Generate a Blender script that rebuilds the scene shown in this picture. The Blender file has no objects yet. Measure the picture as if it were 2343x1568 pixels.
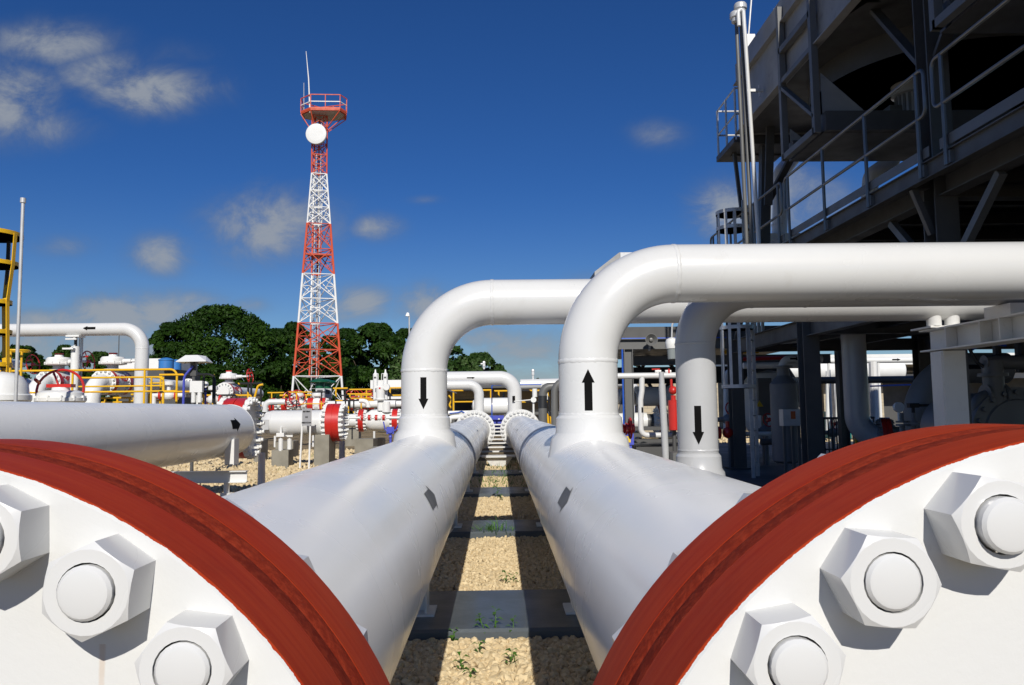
import bpy, math, random
import numpy as np
from mathutils import Vector as V, Matrix as M
random.seed(7); RNG = np.random.default_rng(11)
PI = math.pi
sc = bpy.context.scene
COL = sc.collection
X, Y, Z = V((1, 0, 0)), V((0, 1, 0)), V((0, 0, 1))

# ------------------------------------------------------------------ camera
FPX, CX, CY, HC = 1779.0, 1171.0, 784.0, 1.5          # focal length and centre in a 2342 px wide picture
_yc = V((-32, -151, -FPX)).normalized()
_a = -0.012
_zc = V((_a, 1, -(32 * _a + 151) / FPX)).normalized()
_xc = _yc.cross(_zc)
RIGHT = V((_xc[0], _yc[0], _zc[0])); UP = V((_xc[1], _yc[1], _zc[1])); BACK = V((_xc[2], _yc[2], _zc[2]))
CAMPOS = V((0, 0, HC))
cam = bpy.data.cameras.new('camera'); camo = bpy.data.objects.new('camera', cam); COL.objects.link(camo)
camo.matrix_world = M(((RIGHT[0], UP[0], BACK[0], 0), (RIGHT[1], UP[1], BACK[1], 0), (RIGHT[2], UP[2], BACK[2], HC), (0, 0, 0, 1)))
cam.sensor_width = 36; cam.lens = 36 * FPX / 2342; cam.clip_start = 0.05; cam.clip_end = 5000
sc.camera = camo

def ray(px, py):
    return RIGHT * ((px - CX) / FPX) + UP * ((CY - py) / FPX) - BACK
def P(px, py, d):
    """world point at distance d (metres along +Y) seen at a picture position"""
    r = ray(px, py)
    return CAMPOS + r * (d / r.y)
def PXm(d):
    return d / FPX          # metres per picture pixel at distance d

# ------------------------------------------------------------------ light, sky, exposure
SUNL = V((-0.05, 1, -0.68)).normalized()
sun = bpy.data.lights.new('sun', 'SUN'); sun.energy = 4.2; sun.angle = math.radians(0.53); sun.color = (1, 0.955, 0.88)
suno = bpy.data.objects.new('sun', sun); COL.objects.link(suno)
suno.rotation_euler = SUNL.to_track_quat('-Z', 'Y').to_euler(); suno.location = (3, -20, 30)
sc.view_settings.view_transform = 'Standard'; sc.view_settings.look = 'None'
sc.view_settings.exposure = 0.08; sc.view_settings.gamma = 1
wd = bpy.data.worlds.new('World'); sc.world = wd; wd.use_nodes = True
wn, wl = wd.node_tree.nodes, wd.node_tree.links
wn.clear()
def wnode(t, **k):
    n = wn.new(t)
    for a, b in k.items(): setattr(n, a, b)
    return n
def wmath(op, a, b=None, c=None, clamp=False):
    n = wn.new('ShaderNodeMath'); n.operation = op; n.use_clamp = clamp
    for i, x in enumerate((a, b, c)):
        if x is None: continue
        if isinstance(x, (int, float)): n.inputs[i].default_value = x
        else: wl.new(x, n.inputs[i])
    return n.outputs[0]
sky = wnode('ShaderNodeTexSky', sky_type='NISHITA', sun_disc=False)
sky.sun_elevation = math.radians(34.2); sky.sun_rotation = PI - 0.05
sky.altitude = 0; sky.air_density = 1.0; sky.dust_density = 0.0; sky.ozone_density = 3.0
hs = wnode('ShaderNodeHueSaturation'); hs.inputs['Saturation'].default_value = 1.04; hs.inputs['Value'].default_value = 1.0
sm = wnode('ShaderNodeMix', data_type='RGBA', blend_type='MULTIPLY'); sm.inputs['Factor'].default_value = 1; hz = wnode('ShaderNodeMapRange', interpolation_type='SMOOTHSTEP'); hz.inputs[1].default_value = 0.0; hz.inputs[2].default_value = .30
hm_ = wnode('ShaderNodeMix', data_type='RGBA'); hm_.inputs['A'].default_value = (.60, .74, .93, 1); hm_.inputs['B'].default_value = (.33, .56, .97, 1); wl.new(hz.outputs[0], hm_.inputs['Factor']); wl.new(hm_.outputs['Result'], sm.inputs['B'])
wl.new(sky.outputs[0], sm.inputs['A']); wl.new(sm.outputs['Result'], hs.inputs['Color'])
tcw = wnode('ShaderNodeTexCoord'); sep = wnode('ShaderNodeSeparateXYZ'); wl.new(tcw.outputs['Generated'], sep.inputs[0])
yy = wmath('MAXIMUM', sep.outputs[1], 0.02)
wl.new(sep.outputs[2], hz.inputs[0])
u_ = wmath('DIVIDE', sep.outputs[0], yy); v_ = wmath('DIVIDE', sep.outputs[2], yy)
CLOUDS = [(120, 100, 115, 45, .72), (20, 225, 95, 75, .85), (360, 210, 110, 42, 1.0), (230, 170, 100, 50, .6), (90, 290, 110, 45, .55), (370, 130, 120, 40, .25),
          (625, 515, 110, 62, .95), (590, 560, 95, 48, .6), (372, 585, 60, 36, .8), (150, 562, 60, 24, .5), (822, 692, 62, 34, .95), (300, 722, 130, 42, 1.0),
          (120, 735, 95, 26, .8), (455, 695, 60, 24, .7), (565, 700, 45, 18, .55), (862, 522, 52, 26, .62), (970, 700, 60, 38, .9), (1505, 306, 60, 30, .48),
          (1660, 478, 70, 52, 1.0), (1810, 460, 110, 70, .75), (975, 458, 40, 10, .35), (1200, 800, 120, 40, .75), (1110, 775, 60, 22, .75), (1240, 870, 160, 40, .6),
          (215, 800, 160, 50, .85), (60, 800, 120, 50, .7), (1330, 640, 60, 22, .3)]
mask = None
for (px, py, a, b, s) in CLOUDS:
    s = s * 1.15
    r = ray(px, py); u0, v0 = r.x / r.y, r.z / r.y
    d1 = wmath('POWER', wmath('DIVIDE', wmath('SUBTRACT', u_, u0), a / FPX), 2)
    d2 = wmath('POWER', wmath('DIVIDE', wmath('SUBTRACT', v_, v0), b / FPX), 2)
    e = wmath('MULTIPLY', wmath('POWER', 2.718, wmath('MULTIPLY', wmath('ADD', d1, d2), -0.5)), s)
    mask = e if mask is None else wmath('MAXIMUM', mask, e)
cmb = wnode('ShaderNodeCombineXYZ'); wl.new(u_, cmb.inputs[0]); wl.new(wmath('MULTIPLY', v_, 1.35), cmb.inputs[1])
nz = wnode('ShaderNodeTexNoise'); nz.inputs['Scale'].default_value = 10; nz.inputs['Detail'].default_value = 9; nz.inputs['Roughness'].default_value = .66
nz.inputs['Distortion'].default_value = .45
wl.new(cmb.outputs[0], nz.inputs['Vector'])
nr = wnode('ShaderNodeMapRange'); nr.inputs[1].default_value = .33; nr.inputs[2].default_value = .68; wl.new(nz.outputs[0], nr.inputs[0])
cov = wmath('MULTIPLY', mask, wmath('ADD', wmath('MULTIPLY', nr.outputs[0], .85), .42))
cr = wnode('ShaderNodeMapRange', interpolation_type='SMOOTHSTEP'); cr.inputs[1].default_value = .06; cr.inputs[2].default_value = .95; wl.new(cov, cr.inputs[0])
dens = wmath('MULTIPLY', cr.outputs[0], .88)
cc = wnode('ShaderNodeMix', data_type='RGBA')
cc.inputs['A'].default_value = (1.9, 2.4, 3.1, 1); cc.inputs['B'].default_value = (4.5, 4.9, 5.45, 1); wl.new(cr.outputs[0], cc.inputs['Factor'])
mx = wnode('ShaderNodeMix', data_type='RGBA'); wl.new(dens, mx.inputs['Factor']); wl.new(hs.outputs[0], mx.inputs['A']); wl.new(cc.outputs['Result'], mx.inputs['B'])
bg = wnode('ShaderNodeBackground'); bg.inputs['Strength'].default_value = 0.065
wl.new(mx.outputs['Result'], bg.inputs['Color'])
wo = wnode('ShaderNodeOutputWorld'); wl.new(bg.outputs[0], wo.inputs[0])

# ------------------------------------------------------------------ materials
class NT:
    def __init__(s, name):
        s.m = bpy.data.materials.new(name); s.m.use_nodes = True
        s.n, s.l = s.m.node_tree.nodes, s.m.node_tree.links
        s.b = s.n['Principled BSDF']; s.tc = s.n.new('ShaderNodeTexCoord'); s.geo = s.n.new('ShaderNodeNewGeometry')
    def put(s, sock, x):
        if hasattr(x, 'links'): s.l.new(x, sock)
        elif isinstance(x, (tuple, list)) and len(x) == 3 and sock.type == 'RGBA': sock.default_value = (*x, 1)
        else: sock.default_value = x
    def math(s, op, a, b=None, clamp=False):
        n = s.n.new('ShaderNodeMath'); n.operation = op; n.use_clamp = clamp
        s.put(n.inputs[0], a)
        if b is not None: s.put(n.inputs[1], b)
        return n.outputs[0]
    def noise(s, scale, detail=4, rough=.55, vec=None, stretch=None):
        n = s.n.new('ShaderNodeTexNoise'); n.inputs['Scale'].default_value = scale; n.inputs['Detail'].default_value = detail; n.inputs['Roughness'].default_value = rough
        v = vec or s.tc.outputs['Object']
        if stretch:
            mp = s.n.new('ShaderNodeMapping'); mp.inputs['Scale'].default_value = stretch; s.l.new(v, mp.inputs[0]); v = mp.outputs[0]
        s.l.new(v, n.inputs['Vector']); return n.outputs[0]
    def ramp(s, x, lo, hi, a=0., b=1., smooth=True):
        n = s.n.new('ShaderNodeMapRange'); n.interpolation_type = 'SMOOTHSTEP' if smooth else 'LINEAR'
        s.l.new(x, n.inputs[0]); n.inputs[1].default_value = lo; n.inputs[2].default_value = hi; n.inputs[3].default_value = a; n.inputs[4].default_value = b
        return n.outputs[0]
    def mix(s, f, a, b):
        n = s.n.new('ShaderNodeMix'); n.data_type = 'RGBA'
        s.put(n.inputs['Factor'], f); s.put(n.inputs['A'], a); s.put(n.inputs['B'], b); return n.outputs['Result']
    def bump(s, h, strength, dist=.01):
        n = s.n.new('ShaderNodeBump'); n.inputs['Strength'].default_value = strength; n.inputs['Distance'].default_value = dist
        s.l.new(h, n.inputs['Height']); s.l.new(n.outputs[0], s.b.inputs['Normal'])
    def fin(s, color=None, rough=None, metal=None, spec=None, coat=None):
        for k, x in (('Base Color', color), ('Roughness', rough), ('Metallic', metal), ('Specular IOR Level', spec), ('Coat Weight', coat)):
            if x is not None: s.put(s.b.inputs[k], x)
        s.b.inputs['Coat Roughness'].default_value = .12
        return s.m
def paint(name, col, rough=.35, var=.10, bump=.03, dirt=.0, coat=0., metal=0., dirtcol=(.25, .2, .15), scale=2.5):
    t = NT(name); n = t.noise(scale, 5); n2 = t.noise(scale * 14, 3)
    dark = tuple(c * (1 - var) for c in col)
    c = t.mix(t.ramp(n, .3, .7), col, dark)
    if dirt: c = t.mix(t.math('MULTIPLY', t.ramp(t.noise(scale * 3.3, 7, .65), .55, .8), dirt), c, dirtcol)
    if bump: t.bump(n2, bump, .004)
    return t.fin(c, t.ramp(n, .2, .8, rough * .8, rough * 1.25), metal=metal, coat=coat)
WHITE = paint('white_gloss_paint', (.67, .67, .655), .27, .06, .06, .22, coat=.25, dirtcol=(.45, .42, .36), scale=1.3)
def header_paint():
    t = NT('white_header_paint')
    st = t.noise(2.2, 6, .6, stretch=(1, .35, 1)); sm = t.noise(1.3, 4, .6)
    c = t.mix(t.ramp(st, .45, .75, 0, .5), (.88, .875, .845), (.79, .785, .765))
    fine = t.noise(30, 4, .6, stretch=(1, .2, 1)); c = t.mix(t.ramp(fine, .70, .82, 0, .2), c, (.6, .59, .57))
    t.bump(t.noise(26, 3), .05, .003)
    return t.fin(c, t.ramp(sm, .3, .7, .20, .32), spec=.28, coat=.06)
HEADER = header_paint()
WHITE2 = paint('white_equipment_paint', (.78, .78, .75), .35, .06, .02, .12, dirtcol=(.4, .36, .3))
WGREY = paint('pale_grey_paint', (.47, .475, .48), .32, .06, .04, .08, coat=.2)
BAND = paint('grey_touch_up_band', (.27, .28, .30), .45, .12)
STEELW = paint('white_support_steel', (.74, .735, .71), .45, .07, .04, .25, dirtcol=(.38, .3, .22))
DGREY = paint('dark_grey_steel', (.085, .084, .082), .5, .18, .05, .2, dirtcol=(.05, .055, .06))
MGREY = paint('grey_frame_steel', (.135, .135, .13), .42, .12, .03, .1)
GALV = paint('galvanised_steel', (.60, .60, .59), .40, .18, .04, .2, metal=.25, dirtcol=(.25, .25, .25), scale=7)
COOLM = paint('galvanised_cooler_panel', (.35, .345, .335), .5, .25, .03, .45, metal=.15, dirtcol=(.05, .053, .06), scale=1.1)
RAILM = paint('dull_galvanised_rail', (.20, .20, .195), .33, .2, .02, .1, metal=.5)
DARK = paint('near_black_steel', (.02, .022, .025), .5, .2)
BLACK = paint('black_marking_paint', (.005, .005, .005), .8, .1, .0)
BLACK.node_tree.nodes['Principled BSDF'].inputs['Specular IOR Level'].default_value = .1
ARROWG = paint('faded_black_arrow_paint', (.085, .085, .085), .5, .2, .0)
RED = paint('red_paint', (.56, .025, .018), .32, .12, .03, .1, coat=.2, dirtcol=(.3, .03, .02))
TRED = paint('orange_red_tower_paint', (.62, .085, .03), .5, .12, 0)
TWHITE = paint('white_tower_paint', (.78, .78, .76), .5, .06, 0)
YELL = paint('yellow_safety_paint', (.82, .47, .012), .38, .1, .02, .12, dirtcol=(.35, .2, .03))
BLUE = paint('blue_paint', (.02, .10, .50), .4, .12)
BLUEP = paint('violet_blue_coating', (.07, .09, .48), .4, .1)
TANKB = paint('blue_plastic_tank', (.045, .20, .52), .4, .1)
GREEN = paint('dark_green_paint', (.008, .10, .045), .35, .12)
TEAL = paint('teal_plastic', (.02, .30, .26), .4, .1)
CONC = paint('bare_concrete', (.27, .25, .20), .85, .18, .3, .3, dirtcol=(.22, .2, .16), scale=3)
CONCG = paint('grey_painted_concrete', (.085, .10, .11), .42, .15, .35, .25, coat=.15, dirtcol=(.10, .105, .105), scale=4)
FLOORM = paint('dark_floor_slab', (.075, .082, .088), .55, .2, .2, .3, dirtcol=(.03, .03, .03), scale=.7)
GLASS = paint('clear_lamp_glass', (.25, .28, .28), .08, .05, 0)
DIALM = paint('gauge_dial', (.8, .8, .78), .3, .03, 0)
SHADEG = paint('shade_grey_paint', (.20, .205, .21), .45, .12)  # pale pipes and vessels under the cooler, darkened in colour for shade
SIGNG = paint('grey_sign_plate', (.32, .32, .33), .4, .08, 0)
WARN = paint('yellow_warning_plate', (.75, .5, .03), .4, .05, 0)
ORANGE = paint('orange_block', (.55, .13, .03), .5, .1, 0)
ROOFW = paint('white_roof_sheet', (.80, .80, .77), .4, .05, 0)
def cmu():
    t = NT('beige_block_wall')
    br = t.n.new('ShaderNodeTexBrick'); mp = t.n.new('ShaderNodeMapping'); mp.inputs['Rotation'].default_value = (PI / 2, 0, 0)
    t.l.new(t.tc.outputs['Object'], mp.inputs[0]); t.l.new(mp.outputs[0], br.inputs['Vector'])
    br.inputs['Scale'].default_value = 1; br.inputs['Brick Width'].default_value = .4; br.inputs['Row Height'].default_value = .2; br.inputs['Mortar Size'].default_value = .008
    br.inputs['Color1'].default_value = (.50, .42, .29, 1); br.inputs['Color2'].default_value = (.42, .36, .26, 1); br.inputs['Mortar'].default_value = (.28, .25, .2, 1)
    return t.fin(t.mix(t.ramp(t.noise(4, 6), .45, .75, 0, .4), br.outputs[0], (.3, .26, .2)), .9)
CMU = cmu()
def stripe():
    t = NT('yellow_and_black_banding'); s = t.n.new('ShaderNodeSeparateXYZ'); t.l.new(t.geo.outputs['Position'], s.inputs[0])
    f = t.math('FRACT', t.math('MULTIPLY', t.math('ADD', t.math('ADD', s.outputs[0], s.outputs[2]), s.outputs[1]), .62))
    return t.fin(t.mix(t.math('GREATER_THAN', f, .55), (.78, .43, .012), (.015, .015, .016)), .4)
STRIPE = stripe()
def stone(name, a, b, dark, isl=True):
    t = NT(name)
    r = t.geo.outputs['Random Per Island']
    c = t.mix(r, a, b); c = t.mix(t.ramp(t.noise(28, 5, .65), .45, .75, 0, .55), c, dark)
    t.bump(t.noise(60, 5, .65), .5, .006)
    return t.fin(c, .95, spec=.15)
STONE = stone('limestone_gravel', (.72, .585, .365), (.53, .41, .235), (.36, .26, .14))
def groundm():
    t = NT('stony_soil')
    vo = t.n.new('ShaderNodeTexVoronoi'); vo.inputs['Scale'].default_value = 14; t.l.new(t.tc.outputs['Object'], vo.inputs['Vector'])
    c = t.mix(t.ramp(vo.outputs['Distance'], .1, .5), (.56, .45, .28), (.16, .12, .075))
    c = t.mix(t.ramp(t.noise(.35, 6), .45, .62), c, (.30, .23, .14))
    c = t.mix(t.ramp(t.noise(1.3, 6, .65), .56, .66, 0, .8), c, (.06, .085, .03))
    t.bump(vo.outputs['Distance'], .7, .03)
    return t.fin(c, .95, spec=.1)
GROUND = groundm()
def leafm(name, a, b, c3, t0=.15):
    t = NT(name); r = t.geo.outputs['Random Per Island']
    c = t.mix(r, a, b); c = t.mix(t.ramp(t.noise(.33, 4), .42, .62), c, c3)
    m = t.fin(c, .55, spec=.12)
    tr = t.n.new('ShaderNodeBsdfTranslucent'); t.put(tr.inputs['Color'], c)
    ms = t.n.new('ShaderNodeMixShader'); ms.inputs[0].default_value = t0
    t.l.new(t.b.outputs[0], ms.inputs[1]); t.l.new(tr.outputs[0], ms.inputs[2])
    t.l.new(ms.outputs[0], t.n['Material Output'].inputs[0]); return m
LEAF1 = leafm('dark_green_leaves', (.017, .046, .005), (.032, .072, .008), (.012, .033, .004))
LEAF2 = leafm('mid_green_leaves', (.020, .052, .007), (.042, .086, .011), (.014, .037, .005))
LEAF3 = leafm('pale_green_leaves', (.04, .09, .017), (.10, .15, .055), (.02, .05, .008))
WEED = leafm('weed_leaves', (.06, .16, .02), (.12, .26, .04), (.05, .12, .015))
BARK = paint('tree_bark', (.10, .075, .05), .9, .3, .3)

def flange_face(name, c, R, streaks=()):
    """white blind flange face whose red rim paint ends in a ragged brushed edge; banded rust in the joint"""
    t = NT(name); s = t.n.new('ShaderNodeSeparateXYZ'); t.l.new(t.geo.outputs['Position'], s.inputs[0])
    dx = t.math('SUBTRACT', s.outputs[0], c.x); dz = t.math('SUBTRACT', s.outputs[2], c.z)
    rad = t.math('SQRT', t.math('ADD', t.math('MULTIPLY', dx, dx), t.math('MULTIPLY', dz, dz)))
    ang = t.math('ARCTAN2', dz, dx)
    edge = t.noise(55, 5, .7, vec=t.geo.outputs['Position'])
    isred0 = t.math('GREATER_THAN', t.math('ADD', rad, t.math('MULTIPLY', t.math('SUBTRACT', edge, .5), .004)), R - .0016)
    isred = t.math('MAXIMUM', isred0, t.math('GREATER_THAN', s.outputs[1], c.y + .006))
    cv = t.n.new('ShaderNodeCombineXYZ'); t.l.new(t.math('MULTIPLY', ang, 2.2), cv.inputs[0]); t.l.new(t.math('MULTIPLY', s.outputs[1], 55), cv.inputs[1]); t.l.new(t.math('MULTIPLY', rad, 30), cv.inputs[2])
    st = t.noise(1.6, 7, .68, vec=cv.outputs[0])
    stn = t.noise(3.2, 9, .8, vec=cv.outputs[0]); big = t.noise(5, 4, .6, vec=t.geo.outputs['Position'])
    red = t.mix(t.ramp(st, .20, .82), (.30, .021, .006), (.42, .052, .013))
    red = t.mix(t.ramp(big, .52, .75, 0, .55), red, (.19, .017, .008))
    red = t.mix(t.ramp(t.noise(2.4, 8, .75, vec=cv.outputs[0]), .64, .74, 0, .55), red, (.52, .17, .065))
    red = t.mix(t.ramp(stn, .52, .70, 0, .28), red, (.13, .016, .009))
    w = t.mix(t.ramp(t.noise(2.2, 6, .6), .48, .75, 0, .4), (.66, .66, .64), (.54, .54, .525))
    w = t.mix(t.ramp(t.noise(16, 8, .7), .62, .72, 0, .3), w, (.5, .49, .46))
    wob = t.math('MULTIPLY', t.math('SUBTRACT', t.noise(25, 3, vec=t.geo.outputs['Position']), .5), .006)
    for (x0, z0, ln, wd_) in streaks:
        a = t.ramp(t.math('ABSOLUTE', t.math('ADD', t.math('SUBTRACT', s.outputs[0], x0), wob)), wd_ * .35, wd_, 1, 0)
        b = t.ramp(s.outputs[2], z0 - ln, z0 - ln * .25, 0, 1); d = t.math('LESS_THAN', s.outputs[2], z0)
        w = t.mix(t.math('MULTIPLY', t.math('MULTIPLY', t.math('MULTIPLY', a, b), d), .28), w, (.48, .25, .06))
    t.bump(t.math('ADD', t.noise(70, 5, .6), t.math('MULTIPLY', st, .8)), .10, .004)
    return t.fin(t.mix(isred, w, red), t.mix(isred, (.22, .22, .22), (.5, .5, .5)), coat=.0, spec=.05)
def rustband():
    t = NT('rust_brown_joint_tape'); n = t.noise(90, 5, .7); n2 = t.noise(9, 5, .6)
    c = t.mix(t.ramp(n, .4, .65), (.21, .024, .011), (.30, .040, .017)); c = t.mix(t.ramp(n2, .55, .75), c, (.25, .022, .009))
    t.bump(n, .6, .004); return t.fin(c, .8, spec=.05)
RUST = rustband()

# ------------------------------------------------------------------ mesh building
def fr(ax):
    ax = V(ax).normalized(); r = Z if abs(ax.z) < .9 else X
    u = (r - ax * r.dot(ax)).normalized(); return ax, u, ax.cross(u)
class MB:
    def __init__(s): s.v, s.f, s.m, s.mi = [], [], [], 0
    def add(s, vs, fs):
        o = len(s.v); s.v += [V(p) for p in vs]
        for f in fs: s.f.append([i + o for i in f]); s.m.append(s.mi)
        return s
    def box(s, c, d, rz=0, ry=0):
        c = V(c); R = M.Rotation(rz, 3, 'Z') @ M.Rotation(ry, 3, 'Y'); x, y, z = d[0] / 2, d[1] / 2, d[2] / 2
        vs = [c + R @ V((i * x, j * y, k * z)) for k in (-1, 1) for j in (-1, 1) for i in (-1, 1)]
        return s.add(vs, [(0, 2, 3, 1), (4, 5, 7, 6), (0, 1, 5, 4), (2, 6, 7, 3), (0, 4, 6, 2), (1, 3, 7, 5)])
    def bar(s, p0, p1, w, h, up=Z):
        p0, p1 = V(p0), V(p1); a = (p1 - p0).normalized(); up = V(up)
        if abs(a.dot(up)) > .98: up = Y
        sd = a.cross(up).normalized(); u = sd.cross(a)
        vs = [p + sd * (i * w / 2) + u * (j * h / 2) for p in (p0, p1) for i, j in ((-1, -1), (1, -1), (1, 1), (-1, 1))]
        return s.add(vs, [(3, 2, 1, 0), (4, 5, 6, 7), (0, 1, 5, 4), (1, 2, 6, 5), (2, 3, 7, 6), (3, 0, 4, 7)])
    def ibeam(s, p0, p1, w, h, t=.012, up=Z):
        p0, p1 = V(p0), V(p1); a = (p1 - p0).normalized(); up = V(up)
        if abs(a.dot(up)) > .98: up = Y
        sd = a.cross(up).normalized(); u = sd.cross(a)
        prof = [(-w / 2, -h / 2), (w / 2, -h / 2), (w / 2, -h / 2 + t), (t / 2, -h / 2 + t), (t / 2, h / 2 - t), (w / 2, h / 2 - t), (w / 2, h / 2), (-w / 2, h / 2), (-w / 2, h / 2 - t), (-t / 2, h / 2 - t), (-t / 2, -h / 2 + t), (-w / 2, -h / 2 + t)]
        n = 12; vs = [p + sd * x + u * y for p in (p0, p1) for x, y in prof]
        fs = [(i, (i + 1) % n, n + (i + 1) % n, n + i) for i in range(n)]
        fs += [(11, 2, 1, 0), (10, 3, 2, 11)][:0]
        for o, fl in ((0, True), (n, False)):
            for q in ((0, 1, 2, 11), (10, 3, 4, 9), (8, 5, 6, 7)):
                q = [o + k for k in q]; fs.append(q[::-1] if fl else q)
        return s.add(vs, fs)
    def tube(s, pts, r, seg=16, caps=True):
        pts = [V(p) for p in pts]; n = len(pts); rs = r if isinstance(r, (list, tuple)) else [r] * n
        t0 = (pts[1] - pts[0]).normalized(); _, u, _ = fr(t0); vs = []
        for i, p in enumerate(pts):
            a = (pts[i] - pts[i - 1]).normalized() if i else t0; b = (pts[i + 1] - pts[i]).normalized() if i < n - 1 else a
            t = (a + b).normalized(); u = (u - t * u.dot(t)).normalized(); w = t.cross(u)
            for k in range(seg):
                an = 2 * PI * k / seg; vs.append(p + (u * math.cos(an) + w * math.sin(an)) * rs[i])
        fs = [(i * seg + k, i * seg + (k + 1) % seg, (i + 1) * seg + (k + 1) % seg, (i + 1) * seg + k) for i in range(n - 1) for k in range(seg)]
        if caps: fs += [tuple(range(seg))[::-1], tuple((n - 1) * seg + k for k in range(seg))]
        return s.add(vs, fs)
    def cyl(s, p0, p1, r0, r1=None, seg=16): return s.tube([p0, p1], [r0, r0 if r1 is None else r1], seg)
    def lathe(s, o, ax, prof, seg=32, mats=None):
        q, mm = [], []                       # support loops keep the shading of long straight lengths true
        for i in range(len(prof) - 1):
            (t0, r0), (t1, r1) = prof[i], prof[i + 1]; q.append(prof[i]); mm.append(mats[i] if mats else 0)
            L = math.hypot(t1 - t0, r1 - r0)
            if L > .25:
                for k in (.012 / L, 1 - .012 / L): q.append((t0 + (t1 - t0) * k, r0 + (r1 - r0) * k)); mm.append(mats[i] if mats else 0)
        q.append(prof[-1]); prof = q; mats = mm if mats else None
        o = V(o); a, u, w = fr(ax); n = len(prof)
        vs = [o + a * t + (u * math.cos(2 * PI * k / seg) + w * math.sin(2 * PI * k / seg)) * r for t, r in prof for k in range(seg)]
        b = len(s.v); s.v += vs
        for i in range(n - 1):
            for k in range(seg):
                s.f.append([b + i * seg + k, b + i * seg + (k + 1) % seg, b + (i + 1) * seg + (k + 1) % seg, b + (i + 1) * seg + k]); s.m.append(mats[i] if mats else s.mi)
        if prof[0][1] > 1e-5: s.f.append([b + k for k in range(seg)][::-1]); s.m.append(mats[0] if mats else s.mi)
        if prof[-1][1] > 1e-5: s.f.append([b + (n - 1) * seg + k for k in range(seg)]); s.m.append(mats[-1] if mats else s.mi)
        return s
    def torus(s, c, ax, R, r, seg=32, rs=8, a0=0, a1=2 * PI):
        c = V(c); a, u, w = fr(ax); full = abs(a1 - a0 - 2 * PI) < 1e-6; n = seg if full else seg + 1; vs = []
        for i in range(n):
            an = a0 + (a1 - a0) * i / seg; e = u * math.cos(an) + w * math.sin(an)
            vs += [c + e * (R + r * math.cos(2 * PI * k / rs)) + a * (r * math.sin(2 * PI * k / rs)) for k in range(rs)]
        fs = [(i * rs + k, ((i + 1) % n) * rs + k, ((i + 1) % n) * rs + (k + 1) % rs, i * rs + (k + 1) % rs) for i in range(seg) for k in range(rs)]
        return s.add(vs, fs)
    def sphere(s, c, r, seg=16, rings=8, sc=(1, 1, 1)):
        prof = [(-math.cos(PI * i / rings), max(1e-6, math.sin(PI * i / rings))) for i in range(rings + 1)]
        b = len(s.v); s.lathe((0, 0, 0), Z, prof, seg)
        for i in range(b, len(s.v)): p = s.v[i]; s.v[i] = V(c) + V((p.x * r * sc[0], p.y * r * sc[1], p.z * r * sc[2]))
        return s
    def prism(s, poly, vec):
        n = len(poly); vec = V(vec); vs = [V(p) for p in poly] + [V(p) + vec for p in poly]
        return s.add(vs, [tuple(range(n))[::-1], tuple(range(n, 2 * n))] + [(i, (i + 1) % n, n + (i + 1) % n, n + i) for i in range(n)])
    def mesh(s, name, mats, off=V((0, 0, 0)), sharp=32):
        me = bpy.data.meshes.new(name); me.from_pydata([tuple(p - off) for p in s.v], [], s.f)
        for m in mats: me.materials.append(m)
        if len(mats) > 1: me.polygons.foreach_set('material_index', s.m)
        me.validate(); me.polygons.foreach_set('use_smooth', [True] * len(me.polygons)); me.set_sharp_from_angle(angle=math.radians(sharp)); me.update()
        return me
def fillet(pts, R, n=8):
    pts = [V(p) for p in pts]; out = [pts[0]]
    for i in range(1, len(pts) - 1):
        a = (pts[i - 1] - pts[i]); b = (pts[i + 1] - pts[i]); la, lb = a.length, b.length; a.normalize(); b.normalize()
        ang = a.angle(b); d = R / math.tan(ang / 2); d = min(d, la * .98, lb * .98); Rr = d * math.tan(ang / 2)
        c = pts[i] + (a + b).normalized() * (Rr / math.sin(ang / 2)); s0 = pts[i] + a * d - c; s1 = pts[i] + b * d - c
        tot = s0.angle(s1); axx = s0.cross(s1).normalized()
        for k in range(n + 1): out.append(c + M.Rotation(tot * k / n, 3, axx) @ s0)
    out.append(pts[-1]); return out

# ------------------------------------------------------------------ things, parts, sub-parts
def props(o, label=None, cat=None, group=None, kind=None):
    if label: o['label'] = label
    if cat: o['category'] = cat
    if group: o['group'] = group
    if kind: o['kind'] = kind
class Thing:
    def __init__(s, name, label, cat, group=None): s.a = (name, label, cat, group); s.p = []
    def part(s, name, mb, mats, parent=None, label=None, kind=None, sharp=32):
        s.p.append(dict(n=name, mb=mb, mats=mats if isinstance(mats, (list, tuple)) else [mats], par=parent, label=label, kind=kind, sharp=sharp)); return len(s.p) - 1
    def inst(s, name, me, mw, parent=None):
        s.p.append(dict(n=name, me=me, mw=mw, par=parent, label=None, kind=None)); return len(s.p) - 1
    def done(s, loc=None):
        name, label, cat, group = s.a
        if loc is None:
            vs = [p for d in s.p if 'mb' in d for p in d['mb'].v]
            lo = [min(p[i] for p in vs) for i in range(3)]; hi = [max(p[i] for p in vs) for i in range(3)]
            loc = V(((lo[0] + hi[0]) / 2, (lo[1] + hi[1]) / 2, lo[2]))
        loc = V(loc)
        if len(s.p) == 1:
            d = s.p[0]; o = bpy.data.objects.new(name, d['mb'].mesh(name, d['mats'], loc, d['sharp'])); COL.objects.link(o); o.location = loc
            props(o, label, cat, group); s.root = o; return o
        root = bpy.data.objects.new(name, None); root.empty_display_size = .2; COL.objects.link(root); root.location = loc; props(root, label, cat, group)
        objs = []
        for d in s.p:
            if 'mb' in d: o = bpy.data.objects.new(d['n'], d['mb'].mesh(d['n'], d['mats'], loc, d['sharp']))
            else: o = bpy.data.objects.new(d['n'], d['me']); o.matrix_local = M.Translation(-loc) @ d['mw']
            COL.objects.link(o); o.parent = root if d['par'] is None else objs[d['par']]
            props(o, d['label'], None, None, d['kind']); objs.append(o)
        s.root = root; return root
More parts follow.
